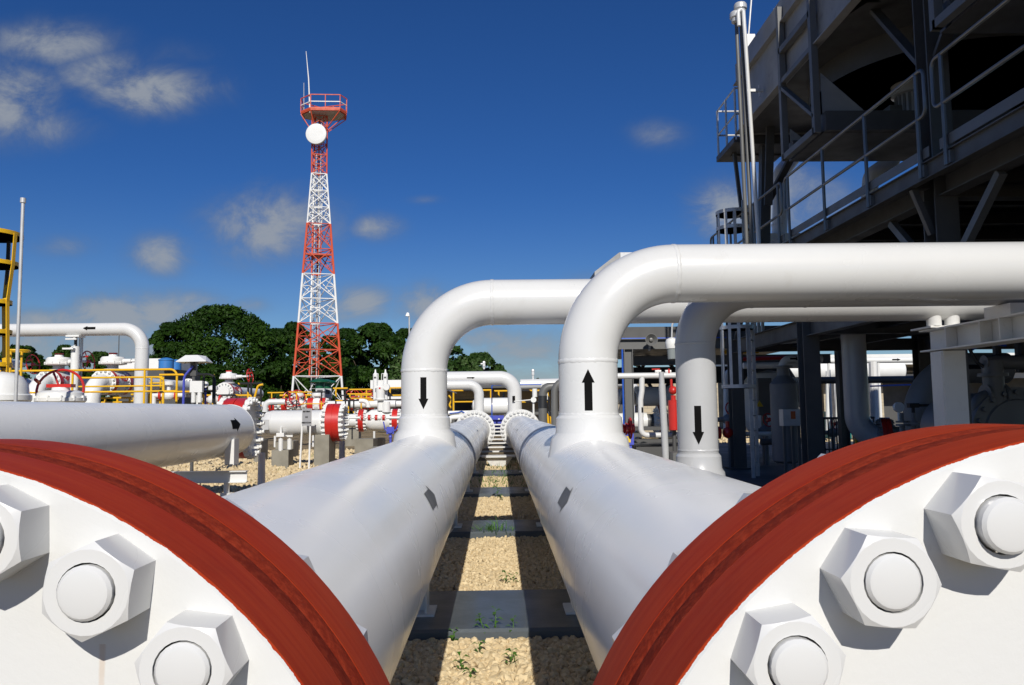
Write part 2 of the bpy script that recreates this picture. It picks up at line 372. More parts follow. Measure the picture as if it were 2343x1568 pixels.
def solo(name, label, cat, mb, mats, group=None, kind=None, sharp=32):
    t = Thing(name, label, cat, group); t.part(name, mb, mats, sharp=sharp); o = t.done()
    if kind: o['kind'] = kind
    return o
def struct(name, mb, mat, kind='structure'):
    o = bpy.data.objects.new(name, mb.mesh(name, [mat])); COL.objects.link(o); o['kind'] = kind; return o
def dup(o, off, label, rz=0):
    r = o.copy(); COL.objects.link(r); r.location = o.location + V(off); r.rotation_euler = (0, 0, rz); r['label'] = label
    for ch in list(o.children):
        c = ch.copy(); COL.objects.link(c); c.parent = r
        for g in list(ch.children): d = g.copy(); COL.objects.link(d); d.parent = c
    return r

# reusable shapes -----------------------------------------------------------------
def hexnut_bolt(F=.0794, H=.05, stud=.0254, tip=.013, grip=.262, back=True):
    """front nut at z 0..H with the stud end, the rod and the rear nut; axis +Z towards the viewer"""
    m = MB(); n = 24
    def nut(z0, sgn):
        ring0, ring1, ring2, hole = [], [], [], []
        for k in range(n):
            an = 2 * PI * k / n; rho = F / 2 / math.cos(((an + PI / 6) % (PI / 3)) - PI / 6); rt = F / 2 * .985
            h = H - (rho - rt) * .62; c, s_ = math.cos(an), math.sin(an)
            ring0.append((rho * c, rho * s_, z0)); ring1.append((rho * c, rho * s_, z0 + sgn * h)); ring2.append((rt * c, rt * s_, z0 + sgn * H)); hole.append((stud * 1.07 * c, stud * 1.07 * s_, z0 + sgn * H))
        hole2 = [(x, y, z0 + sgn * (H - .012)) for x, y, _ in hole]
        vs = ring0 + ring1 + ring2 + hole + hole2; fs = []
        for q in range(4):
            for k in range(n):
                f = (q * n + k, q * n + (k + 1) % n, (q + 1) * n + (k + 1) % n, (q + 1) * n + k); fs.append(f if sgn > 0 else f[::-1])
        m.add(vs, fs)
    nut(0, 1)
    ch = .004
    m.lathe((0, 0, 0), Z, [(-(grip + H + tip) if back else 0, stud * .86), (H + tip - ch, stud), (H + tip - .001, stud - ch * .7), (H + tip, stud - ch * 1.6)], 24)
    if back: nut(-grip, -1)
    return m
def handwheel(T, c, ax, R, col=RED, parent=None, spokes=3, rim=.018, name='handwheel', knob=True):
    a, u, w = fr(ax); c = V(c); m = MB(); m.torus(c, a, R, rim, 28, 8); m.cyl(c - a * .05, c + a * .05, .05, seg=10)
    for k in range(spokes):
        an = 2 * PI * k / spokes + .4; e = u * math.cos(an) + w * math.sin(an); m.cyl(c, c + e * R, rim * .8, seg=8)
    if knob: e = u * math.cos(1.2) + w * math.sin(1.2); m.cyl(c + e * R - a * .02, c + e * R + a * .22, rim * 1.3, seg=8)
    return T.part(name, m, col, parent)
def flange_pair(T, o, ax, R, th, rp, nb, rim=RED, face=WHITE2, nut=.05, nh=.045, parent=None, blind=False, gap=.01, bolts=True, each=False):
    """two bolted flanges meeting at o on axis ax, painted rim, nuts on the outer faces"""
    a, u, w = fr(ax); o = V(o); m = MB(); seg = 40
    m.lathe(o - a * (th + gap / 2), a, [(0, rp), (0, R), (0, R), (th, R), (th, R - .02), (th + gap, R - .02), (th + gap, R), (2 * th + gap, R), (2 * th + gap, R), (2 * th + gap, 1e-4 if blind else rp)], seg, [0, 0, 1, 1, 1, 1, 1, 1, 0])
    hub = th * 1.1
    m.lathe(o - a * (th + gap / 2 + hub), a, [(0, rp * 1.005), (hub, rp * 1.16)], seg)
    if not blind: m.lathe(o + a * (th + gap / 2), a, [(0, rp * 1.16), (hub, rp * 1.005)], seg)
    i = T.part('flange_pair', m, [face, rim], parent)
    if bolts:
        b = MB(); bc = (R + rp * 1.18) / 2
        for k in range(nb):
            if each: b = MB()
            an = 2 * PI * (k + .5) / nb; e = o + (u * math.cos(an) + w * math.sin(an)) * bc
            for sg in (1, -1):
                if each and sg < 0: T.part('flange_bolt', b, face, i); b = MB()
                q = e + a * (sg * (th + gap / 2)); b.cyl(q, q + a * (sg * nh), nut, seg=6); b.cyl(q, q + a * (sg * nh * 1.5), nut * .55, seg=8)
            if each: T.part('flange_bolt', b, face, i)
        if not each: T.part('bolt', b, face, i)
    return i
def weld(T, c, ax, r, mat, parent=None, w=.008):
    c = V(c); a, u, wv = fr(ax); m = MB(); seg, rs = 96, 8; vs = []
    for i in range(seg):
        an = 2 * PI * i / seg; e = u * math.cos(an) + wv * math.sin(an); k2 = w * random.uniform(.75, 1.2)
        off = random.uniform(-.002, .002)
        vs += [c + e * (r + k2 * .55 * math.cos(2 * PI * k / rs)) + a * (off + k2 * 1.9 * math.sin(2 * PI * k / rs)) for k in range(rs)]
    m.add(vs, [(i * rs + k, ((i + 1) % seg) * rs + k, ((i + 1) % seg) * rs + (k + 1) % rs, i * rs + (k + 1) % rs) for i in range(seg) for k in range(rs)])
    return T.part('weld_bead', m, mat, parent, sharp=60)
def arrow(T, c, ax, facing, r, L, wS, wH, hL, mat, parent=None, name='flow_arrow', notch=0):
    """painted arrow lying on a cylinder of radius r round axis ax (points along +ax), centred on direction facing"""
    a = V(ax).normalized(); c = V(c); e = V(facing); e = (e - a * e.dot(a)).normalized(); q = a.cross(e); m = MB(); R_ = r + .0018
    pt = lambda s_, t: c + a * t + (e * math.cos(s_ / r) + q * math.sin(s_ / r)) * R_
    def strip(rows):
        n = 6; vs = [pt(-h + 2 * h * k / n, t - (notch * abs(-1 + 2 * k / n) if False else 0)) for t, h in rows for k in range(n + 1)]
        fs = [(i * (n + 1) + k, i * (n + 1) + k + 1, (i + 1) * (n + 1) + k + 1, (i + 1) * (n + 1) + k) for i in range(len(rows) - 1) for k in range(n)]
        m.add(vs, fs)
    b = L / 2
    strip([(-b + (b * 2 - hL) * k / 6, wS / 2) for k in range(7)]); strip([(b - hL + hL * k / 5, wH / 2 * (1 - k / 5) + 1e-4) for k in range(6)])
    return T.part(name, m, mat, parent)
def textmesh(body, size, mat, name='lettering', depth=.002, align='CENTER', bold=0.0):
    cu = bpy.data.curves.new('t', 'FONT'); cu.body = body; cu.size = size; cu.align_x = align; cu.align_y = 'CENTER'; cu.extrude = depth; cu.offset = bold
    o = bpy.data.objects.new('t', cu); me = bpy.data.meshes.new_from_object(o); me.name = name; me.materials.clear(); me.materials.append(mat)
    bpy.data.objects.remove(o); bpy.data.curves.remove(cu); return me
def face_m(pos, right, up):
    r, u = V(right).normalized(), V(up).normalized(); n = r.cross(u)
    return M(((r.x, u.x, n.x, pos[0]), (r.y, u.y, n.y, pos[1]), (r.z, u.z, n.z, pos[2]), (0, 0, 0, 1)))

# ================================================================== ground
g = MB(); g.box((0, 150, -.5), (900, 800, 1)); struct('ground', g, GROUND)
g = MB(); g.box((11.5, 15.5, .03), (17, 28, .14)); struct('floor_slab', g, FLOORM)

# ================================================================== the two big foreground pipelines
AXS, AZS, RH = {-1: .653, 1: .624}, {-1: .903, 1: .908}, .381
AX, AZ = .64, .903
def cyl_hit(px, py, ax, az, r):
    d = ray(px, py); a = d.x ** 2 + d.z ** 2; b = 2 * (-ax * d.x + (HC - az) * d.z); c = ax ** 2 + (HC - az) ** 2 - r * r
    k = (-b - math.sqrt(max(0, b * b - 4 * a * c))) / (2 * a); return CAMPOS + d * k
BOLTS = [hexnut_bolt(tip=t_).mesh('flange_bolt', [WHITE], sharp=25) for t_ in (.004, .007, .009, .012)]
BOLT_FAR = hexnut_bolt(grip=.24).mesh('far_flange_bolt', [WHITE], sharp=25)
def pipeline(sgn, y0, name_lab, riser_y, riser_arrow, streaks, far_riser):
    ax = sgn * AXS[sgn]; AZ = AZS[sgn]; T = Thing('gas_pipeline', name_lab, 'pipeline', 'twin gas header pipes')
    TH, GAP, R = .092, .072, .565
    fc = V((ax, y0, AZ)); FM = flange_face('brushed_red_and_white_flange_' + ('a' if sgn < 0 else 'b'), fc, R, streaks)
    hm = MB(); yb = y0 + 2 * TH + GAP
    hm.lathe((ax, yb, AZ), Y, [(0, RH * 1.12), (.10, RH), (22 - yb, RH)], 96)
    h = T.part('header', hm, HEADER)
    b = MB(); b.lathe(fc, Y, [(0, .0001), (0, R - .004), (.004, R), (TH - .002, R), (TH, R - .003), (TH, .0001)], 160); bf = T.part('blind_flange', b, FM)
    b = MB(); b.lathe(fc + Y * TH, Y, [(0, R - .012), (.002, R - .0012), (GAP * .42, R - .0006), (GAP * .5, R - .003), (GAP * .58, R - .0006), (GAP - .002, R - .0004), (GAP, R - .012)], 160); T.part('joint_tape', b, RUST)
    b = MB(); b.lathe(fc + Y * (TH + GAP), Y, [(0, R - .0004), (.004, R), (TH - .004, R), (TH, R - .004), (TH, RH)], 160); T.part('weld_neck_flange', b, FM)
    for k in range(28):
        an = 2 * PI * (k + .5) / 28; rr = .511
        mw = M.Translation((ax + rr * math.cos(an), y0, AZ + rr * math.sin(an))) @ M.Rotation(PI / 2, 4, 'X') @ M.Rotation(random.uniform(0, PI / 3), 4, 'Z')
        T.inst('flange_bolt', random.choice(BOLTS), mw)
    # far flange pair
    yf = 22.0; b = MB()
    b.lathe((ax, yf - .12, AZ), Y, [(-.14, RH), (0, RH * 1.1), (0, R - .02), (0, R), (.1, R), (.1, R - .02), (.12, R - .02), (.12, R), (.22, R), (.22, RH)], 64)
    ff = T.part('far_flange', b, WHITE)
    for k in range(28):
        an = 2 * PI * (k + .5) / 28
        T.inst('flange_bolt', BOLT_FAR, M.Translation((ax + .50 * math.cos(an), yf - .12, AZ + .50 * math.sin(an))) @ M.Rotation(PI / 2, 4, 'X') @ M.Rotation(random.uniform(0, 1), 4, 'Z'), ff)
    b = MB(); b.lathe((ax, yf + .1, AZ), Y, [(0, RH * 1.05), (.1, RH), (9.0, RH), (9.3, RH * .8), (9.45, .01)], 64); T.part('far_header', b, WHITE)
    # repainted band and girth weld
    b = MB(); b.lathe((ax, 8.95, AZ), Y, [(0, RH + .0005), (.002, RH + .002), (.33, RH + .002), (.332, RH + .0005)], 72); T.part('repainted_band', b, BAND)
    for yw in (8.62, 11.3, 15.6): weld(T, (ax, yw, AZ), Y, RH, HEADER, h, .0035)
    # riser
    zr = 2.45 if sgn < 0 else 2.425; rr = .203; RB = .61
    m = MB(); m.tube(fillet([(ax, riser_y, AZ + RH - .05), (ax, riser_y, zr), (14.5, riser_y, zr)], RB, 22), rr, 64); r_ = T.part('riser', m, WHITE)
    m = MB(); zt = AZ + RH
    m.lathe((ax, riser_y, zt - .13), Z, [(0, .285), (.13, .262), (.16, .236), (.175, .230), (.27, .226), (.29, .206)], 64); T.part('branch_outlet', m, WHITE, r_)
    for z_ in (zt + .16, zr - RB): weld(T, (ax, riser_y, z_), Z, rr, WHITE, r_)
    weld(T, (ax + RB, riser_y, zr), X, rr, WHITE, r_); weld(T, (ax + RB + 4.9, riser_y, zr), X, rr, WHITE, r_)
    px, py, up = riser_arrow; q = P(px, py, riser_y - rr)
    arrow(T, (ax, riser_y, q.z), Z * up, (CAMPOS - V((ax, riser_y, CAMPOS.z))) + X * (-.25 if sgn < 0 else 0), rr, .275, .052, .085, .09, BLACK, r_)
    # stickers along the header
    for (sx, sy, L) in (((987, 1140, .30), (731, 1297, .30)) if sgn < 0 else ((1291, 1140, .30), (1526, 1293, .30))):
        p = cyl_hit(sx, sy, ax, AZ, RH); arrow(T, (ax, p.y - (L / 2 + .11 if sx in (731, 1526) else 0), AZ), Y * (1 if sgn < 0 or sx == 1526 else -1), p - V((ax, p.y, AZ)), RH, L, .085, .13, .1, ARROWG, h)
    for yk in (13.2, 18.5):
        e = V((-sgn * .80, 0, .6)); arrow(T, (ax, yk, AZ), Y, e, RH, .34, .03, .03, .02, ARROWG, h)
    # riser beyond the far flange
    fy, fr_, fz, fx = far_riser; fx = P(965, 862, fy).x
    m = MB(); m.tube(fillet([(ax, fy, AZ + RH - .1), (ax, fy, fz), (fx, fy, fz), (fx, fy, .5)], fr_ * 2.1, 14), fr_, 40); fa = T.part('far_riser', m, WHITE)
    m = MB(); m.lathe((ax, fy, AZ + RH - .12), Z, [(0, fr_ * 1.3), (.14, fr_ * 1.2), (.22, fr_ * 1.0)], 40); T.part('branch_outlet', m, WHITE, fa)
    if sgn > 0:
        p = P(1077, 862, fy - fr_); arrow(T, (p.x, fy, fz), X, (0, -1, .05), fr_, .30, .045, .09, .1, BLACK, fa)
        m = MB(); p = P(1175, 913, fy - fr_ - .03); m.box(p, (.10, .07, .22)); T.part('gauge_box', m, BLACK, fa)
        m = MB(); p = P(1107, 845, fy); m.cyl(p, p + Z * .10, .035); m.cyl(p + Z * .1, p + Z * .22, .055, .05); m.sphere(p + Z * .25, .06, 10, 6); m.cyl(p + Z * .2, p + Z * .2 - X * .12, .03); T.part('vent_valve', m, WHITE, fa)
    T.done((ax, y0 + 5, 0))
pipeline(-1, .79, 'white gas pipeline, rusty red flange, bolted white plate, tall riser with a down arrow', 6.93, (962, 900, -1), ((-.389, 1.275, .08, .004), (-.548, 1.36, .03, .004)), (27.0, .168, 2.33, -9.0))
pipeline(1, .755, 'white gas pipeline, rusty red flange, bolted white plate, tall riser with an up arrow', 5.36, (1345, 892, 1), ((.481, 1.366, .02, .007),), (29.0, .262, 2.63, -6.5))

# third line: pale grey riser shaded by the white one
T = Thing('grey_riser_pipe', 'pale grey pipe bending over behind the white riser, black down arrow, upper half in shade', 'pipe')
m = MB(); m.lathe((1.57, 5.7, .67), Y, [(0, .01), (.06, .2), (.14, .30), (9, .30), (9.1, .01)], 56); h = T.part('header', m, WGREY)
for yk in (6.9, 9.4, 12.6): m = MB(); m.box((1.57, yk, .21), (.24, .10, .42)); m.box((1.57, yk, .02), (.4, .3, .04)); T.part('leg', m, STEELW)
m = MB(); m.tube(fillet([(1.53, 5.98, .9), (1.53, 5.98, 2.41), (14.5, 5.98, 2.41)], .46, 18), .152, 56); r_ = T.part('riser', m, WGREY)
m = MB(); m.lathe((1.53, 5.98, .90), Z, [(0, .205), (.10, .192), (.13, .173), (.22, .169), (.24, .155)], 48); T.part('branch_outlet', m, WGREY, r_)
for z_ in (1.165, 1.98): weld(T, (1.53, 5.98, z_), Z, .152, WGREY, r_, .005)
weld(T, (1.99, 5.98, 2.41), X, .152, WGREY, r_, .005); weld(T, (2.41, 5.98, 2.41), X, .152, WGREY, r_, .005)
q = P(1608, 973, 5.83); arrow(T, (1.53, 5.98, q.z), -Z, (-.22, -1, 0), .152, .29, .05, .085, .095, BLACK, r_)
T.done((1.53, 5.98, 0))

# small horizontal branch: far white line behind (carries on to the right behind the risers)
T = Thing('white_branch_pipe', 'white pipe running level beyond the twin risers with a small vent on top', 'pipe')
d = 32.0; a = P(1190, 880, d); b_ = P(1285, 876, d); m = MB(); m.tube(fillet([a, b_ + X * 3, b_ + X * 3 - Z * 3], .5, 8), .215, 32); k = T.part('pipe', m, WHITE)
m = MB(); p = P(1219, 866, d); m.cyl(p - Z * .05, p + Z * .14, .04); m.cyl(p + Z * .14, p + Z * .30, .065, .055); m.sphere(p + Z * .32, .07, 10, 6); T.part('vent_valve', m, WHITE, k)
T.done()
T = Thing('grey_riser_pipe', 'thin grey pipe with rounded top bend beside the white riser with the up arrow', 'pipe')
d = 20.0; m = MB(); b0 = P(1268, 985, d); b0.z = .2; t0 = P(1268, 872, d); m.tube(fillet([b0, t0, t0 + X * 1.5], .3, 8), .09, 20); T.part('pipe', m, MGREY); T.done()
T = Thing('grey_riser_pipe', 'dark grey stub riser with a black sleeve in front of the block wall', 'pipe')
d = 26.0; p0, p1 = P(1241, 968, d), P(1241, 885, d); p0.z = 0; m = MB(); m.tube(fillet([p0, p1, p1 + X * .8], .28, 6), .145, 24); k = T.part('pipe', m, MGREY)
q0, q1 = P(1241, 934, d), P(1241, 906, d); m = MB(); m.cyl(q0, q1, .152, seg=24); T.part('sleeve', m, DARK, k); T.done()

# pipe shoes and sleepers -------------------------------------------------------------
SLEEP = [(5.13, 6.22, 'first'), (9.1, 10.05, 'second'), (13.1, 14.2, 'third'), (17.0, 18.15, 'fourth')]
WORDS = {'first': 'widest grey painted concrete sleeper across the gravel strip, glossy chipped edge', 'second': 'grey concrete sleeper with a grass tuft growing at its edge',
         'third': 'grey concrete sleeper third along the gravel strip between the pipes', 'fourth': 'small grey concrete sleeper just before the white stile steps'}
for (ya, yb, w) in SLEEP:
    m = MB(); n = 24; rows = []
    for i in range(n + 1):      # slightly uneven chamfered slab
        x = -1.75 + 3.5 * i / n; j = lambda s_: random.uniform(-s_, s_)
        rows.append([(x, ya + j(.004), -.1), (x, ya + j(.004), .072), (x, ya + .018 + j(.004), .09), (x, yb - .018, .09), (x, yb, .075), (x, yb, -.1)])
    vs = [p for r in rows for p in r]; m.add(vs, [(i * 6 + k, i * 6 + k + 1, (i + 1) * 6 + k + 1, (i + 1) * 6 + k) for i in range(n) for k in range(5)])
    m.add(rows[0], [(5, 4, 3, 2, 1, 0)]); m.add(rows[-1], [(0, 1, 2, 3, 4, 5)])
    solo('concrete_sleeper', WORDS[w], 'sleeper', m, CONCG, 'concrete sleepers under the pipes', sharp=20)
for (ya, yb, w) in SLEEP:
    for sgn, lab in ((-1, 'the down-arrow pipe'), (1, 'the up-arrow pipe')):
        T = Thing('pipe_support', f'white steel foot of {lab} standing on the {w} sleeper along the strip', 'pipe support', 'pipe feet on the sleepers'); yc = ya + .45; x = sgn * .66
        m = MB(); m.box((x, yc, .098), (.42, .26, .016)); T.part('base_plate', m, STEELW)
        m = MB(); m.box((x, yc, .325), (.30, .016, .438)); m.box((x, yc, .325), (.016, .20, .438)); m.box((x - .15, yc, .325), (.014, .2, .438)); m.box((x + .15, yc, .325), (.014, .2, .438)); T.part('web', m, STEELW)
        m = MB(); n = 14; vs = []
        for k in range(n + 1):
            an = math.radians(215 + 110 * k / n); e = V((math.cos(an), 0, math.sin(an)))
            for r_, dy in ((RH + .001, -.14), (RH + .013, -.14), (RH + .013, .14), (RH + .001, .14)): vs.append(V((sgn * AX, yc + dy, AZ)) + e * r_)
        m.add(vs, [(k * 4 + j, k * 4 + (j + 1) % 4, k * 4 + 4 + (j + 1) % 4, k * 4 + 4 + j) for k in range(n) for j in range(4)])
        T.part('saddle', m, STEELW); T.done((x, yc, .09))

# white stile steps and drain trough between the far flanges
T = Thing('stile_steps', 'white slatted steps crossing the strip between the two far flanges', 'steps')
m = MB()
for k in range(9):
    y_ = 23.0 + k * .42; m.box((0, y_, .12 + k * .105), (1.9, .16, .04))
T.part('treads', m, STEELW)
for s_ in (-.95, .95): m = MB(); m.bar((s_, 22.8, .06), (s_, 26.6, 1.0), .04, .15); T.part('stringer', m, STEELW)
T.done((0, 23, 0))
T = Thing('drain_funnel', 'white flared trough on the gravel under the white stile steps', 'trough')
m = MB(); a = [(-.36, 19.9, .27), (.36, 19.9, .27), (.18, 19.95, .02), (-.18, 19.95, .02)]; m.prism([a[3], a[2], a[1], a[0]], (0, .5, 0)); T.part('trough', m, STEELW)
m = MB(); m.box((0, 20.1, .285), (.85, .62, .03)); T.part('lip', m, STEELW); T.done()

# white support post and beam under the level pipe runs -----------------------------------
T = Thing('support_portal', 'white steel post with I-beam arm carrying the level pipes at their far end', 'pipe support')
xs = P(2165, 900, 6.85).x + .03
m = MB(); m.box((xs, 6.85, .985), (.20, .20, 1.95)); m.box((xs - .102, 6.80, .985), (.012, .07, 1.93)); T.part('post', m, STEELW)
m = MB(); m.ibeam((xs, 7.1, 2.07), (xs, 4.2, 2.07), .22, .20, .014); m.box((xs, 7.0, 2.182), (.30, .34, .016))
for y_ in (6.68, 6.2, 5.95, 5.4): m.box((xs - .06, y_, 2.07), (.10, .012, .17))
T.part('beam', m, STEELW)
for dx in (-.09, .075):
    m = MB(); m.lathe((xs + dx, 6.88, 2.19), Z, [(0, .062), (.10, .062), (.17, .085)], 28); T.part('trunnion', m, WHITE)
m = MB(); m.box((xs + .0, 5.98, 2.215), (.2, .32, .085)); m.box((xs + .12, 6.06, 2.21), (.2, .12, .07)); T.part('shoe_block', m, STEELW)
T.done((xs, 6.85, 0))

# ================================================================== yard beside the pipelines (towards the tower)
# grey header line ending at the first blind flange
T = Thing('gas_header_pipe', 'white pipe lying low with a black arrow, running towards the red-banded blind flange', 'pipe')
c = P(524, 984, 11.9); hx, hz = c.x, c.z
m = MB(); m.lathe((hx, 2.2, hz), Y, [(0, .01), (.15, .3), (.35, .381), (9.72, .381)], 72); h = T.part('header', m, HEADER)
weld(T, (hx, 11.9, hz), Y, .381, HEADER, h, .008)
p = cyl_hit(540, 971, hx, hz, .381); arrow(T, (hx, p.y, hz), Y, p - V((hx, p.y, hz)), .381, .36, .13, .21, .17, BLACK, h)
T.done()
T = Thing('pipe_support', 'white steel cradle with cross beam and round leg under the low white pipe', 'pipe support')
p = P(520, 1030, 11.0); m = MB(); m.box((p.x + .05, 11.0, p.z - .02), (.12, .16, .34)); m.box((p.x + .12, 11.0, p.z - .02), (.014, .2, .36)); T.part('cradle', m, STEELW)
m = MB(); q = P(430, 1062, 10.9); m.ibeam((q.x - 2.2, 11.0, .60), (p.x + .28, 11.0, .60), .12, .16); T.part('cross_beam', m, STEELW)
m = MB(); m.cyl((p.x + .0, 11.0, 0), (p.x + .0, 11.0, .38), .085); m.cyl((p.x, 11.0, .36), (p.x, 11.0, .53), .04); T.part('leg', m, STEELW)
m = MB(); m.cyl((p.x - 1.3, 11.0, 0), (p.x - 1.3, 11.0, .52), .07); T.part('leg', m, STEELW); T.done()

def vessel_flange(name, lab, px, py, d, R, tubeend=None, th=.17, rp=.36, nb=20):
    c = P(px, py, d); T = Thing(name, lab, 'flanged pipe')
    o = V((c.x - th - .01, d, c.z)); flange_pair(T, o, X, R, th, rp, nb, blind=True, nut=.055, nh=.075, gap=.012, each=True)
    x1 = o.x - th; x0 = tubeend if tubeend is not None else x1 - 1.5
    m = MB(); m.lathe((x0, d, c.z), X, [(0, .02), (.05, rp * .6), (.16, rp * .9), (.3, rp), (x1 - x0 + .02, rp)], 48); v = T.part('vessel_shell', m, WHITE)
    m = MB()
    for q in (.32,): m.lathe((x0 + q, d, c.z), X, [(0, rp + .001), (.01, rp + .006), (.02, rp + .001)], 48)
    T.part('weld_bead', m, WHITE, v); T.c, T.x0, T.x1 = c, x0, x1; return T
T = vessel_flange('flanged_header_end', 'thick red-banded blind flange with white nuts at the end of the low white pipe', 571, 979.5, 13.1, .50); T.done()
T = vessel_flange('flanged_header_end', 'white horizontal vessel with a red-banded bolted blind flange behind the metering sign', 782, 966.5, 20.9, .50, P(597, 966, 20.9).x, rp=.335)
e = P(606, 930, 20.9); m = MB(); m.tube(fillet([e + V((0, 0, -.15)), e + V((0, 0, .12)), e + V((.5, .1, .12))], .15, 6), .075, 14); T.part('nozzle', m, WHITE)
m = MB(); b = P(607, 972, 20.9 - .34); m.box(b, (.18, .02, .26)); T.part('name_plate', m, GALV); T.done()
def block(px, py0, py1, w, d, dep, lab, z0=None):
    a = P(px, py1, d); t = P(px, py0, d); m = MB(); z0 = 0 if z0 is None else z0
    hh = t.z - z0; W = w * PXm(d)
    vs = [(a.x - W / 2, d, z0), (a.x + W / 2, d, z0), (a.x + W / 2, d + dep, z0), (a.x - W / 2, d + dep, z0)]
    m.prism(vs, (0, 0, hh)); solo('concrete_block', lab, 'concrete block', m, CONC, 'concrete plinths under the pipes')
block(735, 995, 1040, 34, 20.4, .8, 'tall concrete plinth under the red-banded blind flange of the vessel')
block(640, 1030, 1062, 38, 20.5, .5, 'low concrete plinth carrying thin white clamp posts under the vessel')
block(650, 1010, 1030, 40, 24.5, .7, 'weathered concrete plinth behind the clamp posts, half in shade')
block(588, 1008, 1040, 16, 22.5, .7, 'dark shaded plinth beside the bolted end flange')
block(832, 1005, 1036, 42, 21.5, .8, 'dark shaded plinth below the metering valve')
block(868, 1003, 1024, 14, 25.2, .6, 'slim concrete plinth between the metering valve and the violet-blue box')
block(868, 1024, 1040, 44, 17.6, .6, 'low concrete kerb block in front of the metering valve')
block(805, 965, 998, 30, 33, .6, 'beige concrete plinth seen between pipe legs under the thin red-ringed line')
T = Thing('pipe_clamp_stand', 'pair of white threaded clamp posts holding up the white vessel', 'pipe support')
for k, px in enumerate((642, 662)):
    a = P(px, 1032, 20.55 + k * .3); m = MB(); m.cyl(a, a + Z * .32, .06); m.cyl(a + Z * .3, a + Z * .62, .028); m.box(a + Z * .42, (.2, .16, .1)); T.part('clamp_post', m, STEELW)
T.done()
T = Thing('pipe_support', 'white tapered leg with a splayed foot under the bolted end flange', 'pipe support')
a = P(598, 1090, 14.3); a.z = 0; m = MB(); m.lathe(a, Z, [(0, .2), (.03, .2), (.06, .07), (.75, .06)], 20); T.part('leg', m, STEELW); T.done()
T = Thing('pipe_support', 'white tapered leg with a splayed foot below the vessel flange by the tall plinth', 'pipe support')
a = P(782, 1053, 22.0); a.z = 0; m = MB(); m.lathe(a, Z, [(0, .22), (.03, .2), (.08, .09), (.8, .07)], 20); T.part('leg', m, STEELW); T.done()

# sign
T = Thing('metering_sign', 'small grey sign on two white posts before the white vessel, reading sistema de medicion', 'sign')
d = 19.9; tl, br = P(691.5, 935, d), P(711, 974, d); cx_ = (tl.x + br.x) / 2
m = MB(); m.box((cx_, d, (tl.z + br.z) / 2), (br.x - tl.x, .012, tl.z - br.z)); pl = T.part('sign_plate', m, SIGNG)
m = MB(); m.bar((tl.x + .01, d + .03, tl.z), (P(685, 1069, d).x, d + .03, 0), .04, .03); T.part('post', m, STEELW)
m = MB(); m.bar((br.x - .01, d + .03, tl.z), (P(706, 1066, d).x, d + .03, 0), .04, .03); T.part('post', m, STEELW)
for i, wd_ in enumerate(('SISTEMA', 'DE', 'MEDICION')):
    T.inst('lettering', textmesh(wd_, .050, BLACK, bold=.0022), face_m((cx_, d - .009, tl.z - .08 - .14 * i), X, Z), pl)
T.done((cx_, d, 0))

# metering valve with instrument bottles
d = 24.5
T = Thing('metering_valve', 'white valve with red flange bands and two upright instrument bottles on top', 'valve')
zc = P(860, 962, d).z; xa, xb = P(828, 962, d).x, P(905, 962, d).x
m = MB(); m.lathe((xa, d, zc), X, [(0, .21), (.12, .22), (.3, .33), (.62, .35), (.8, .30), (xb - xa - .1, .25), (xb - xa, .25)], 36); bd = T.part('body', m, WHITE2)
flange_pair(T, (xa, d, zc), X, .35, .075, .21, 16, nut=.032, nh=.05); flange_pair(T, (xb, d, zc), X, .35, .08, .25, 16, nut=.032, nh=.05)
m = MB(); m.cyl(V((P(783, 962, d).x, d, zc)), (xa, d, zc), .205, seg=32); T.part('inlet_pipe', m, WHITE2)
m = MB(); m.cyl((xb, d, zc), (xb + 1.2, d, zc), .24, seg=32); T.part('outlet_pipe', m, WHITE2)
d2 = d - .1; t = P(868, 903, d2)
for px in (858.5, 881.5):
    a = P(px, 878, d2); m = MB(); m.lathe(V((a.x, d2, P(0, 925, d2).z)), Z, [(0, .07), (.04, .075), (P(0, 862, d2).z - P(0, 925, d2).z - .06, .075), (P(0, 862, d2).z - P(0, 925, d2).z, .03), (P(0, 855, d2).z - P(0, 925, d2).z, .02)], 18); bt = T.part('instrument_bottle', m, WHITE2)
    m = MB(); m.box((a.x, d2 - .078, P(0, 874, d2).z), (.07, .01, .05)); T.part('data_plate', m, DGREY, bt)
a = P(870, 915, d2 - .15); m = MB(); m.lathe(V((a.x, d2 - .15, P(0, 928, d2).z)), Z, [(0, .05), (.02, .15), (.06, .16), (.09, .14), (.42, .14), (.45, .12), (.46, .01)], 28); ac = T.part('actuator', m, WHITE2)
m = MB(); m.box((a.x, d2 - .295, P(0, 899, d2).z), (.05, .01, .05)); T.part('data_plate', m, RED, ac)
m = MB(); m.cyl((a.x, d2 - .1, zc + .3), (a.x, d2 - .1, P(0, 926, d2).z), .1); m.cyl((a.x + .17, d2 - .1, zc + .25), (a.x + .17, d2 - .1, P(0, 930, d2).z), .13); T.part('stem', m, WHITE2)
a = P(884, 886, d2 - .2); m = MB(); m.cyl(a - Y * .08, a + Y * .08, .1, seg=20); m.cyl(a - X * .3, a, .03); m.box(a + V((-.25, 0, .01)), (.22, .1, .08)); T.part('positioner', m, WHITE2)
m = MB(); s0, s1 = P(858.5, 855, d2), P(866.5, 857, d2); m.tube(fillet([s0, s0 + X * .09, s0 + V((.09, 0, -.25))], .02, 3), .009, 6); s0 = P(881.5, 855, d2); m.tube(fillet([s0, s0 - X * .12, s0 + V((-.12, 0, -.25))], .02, 3), .009, 6); T.part('impulse_tube', m, WHITE2)
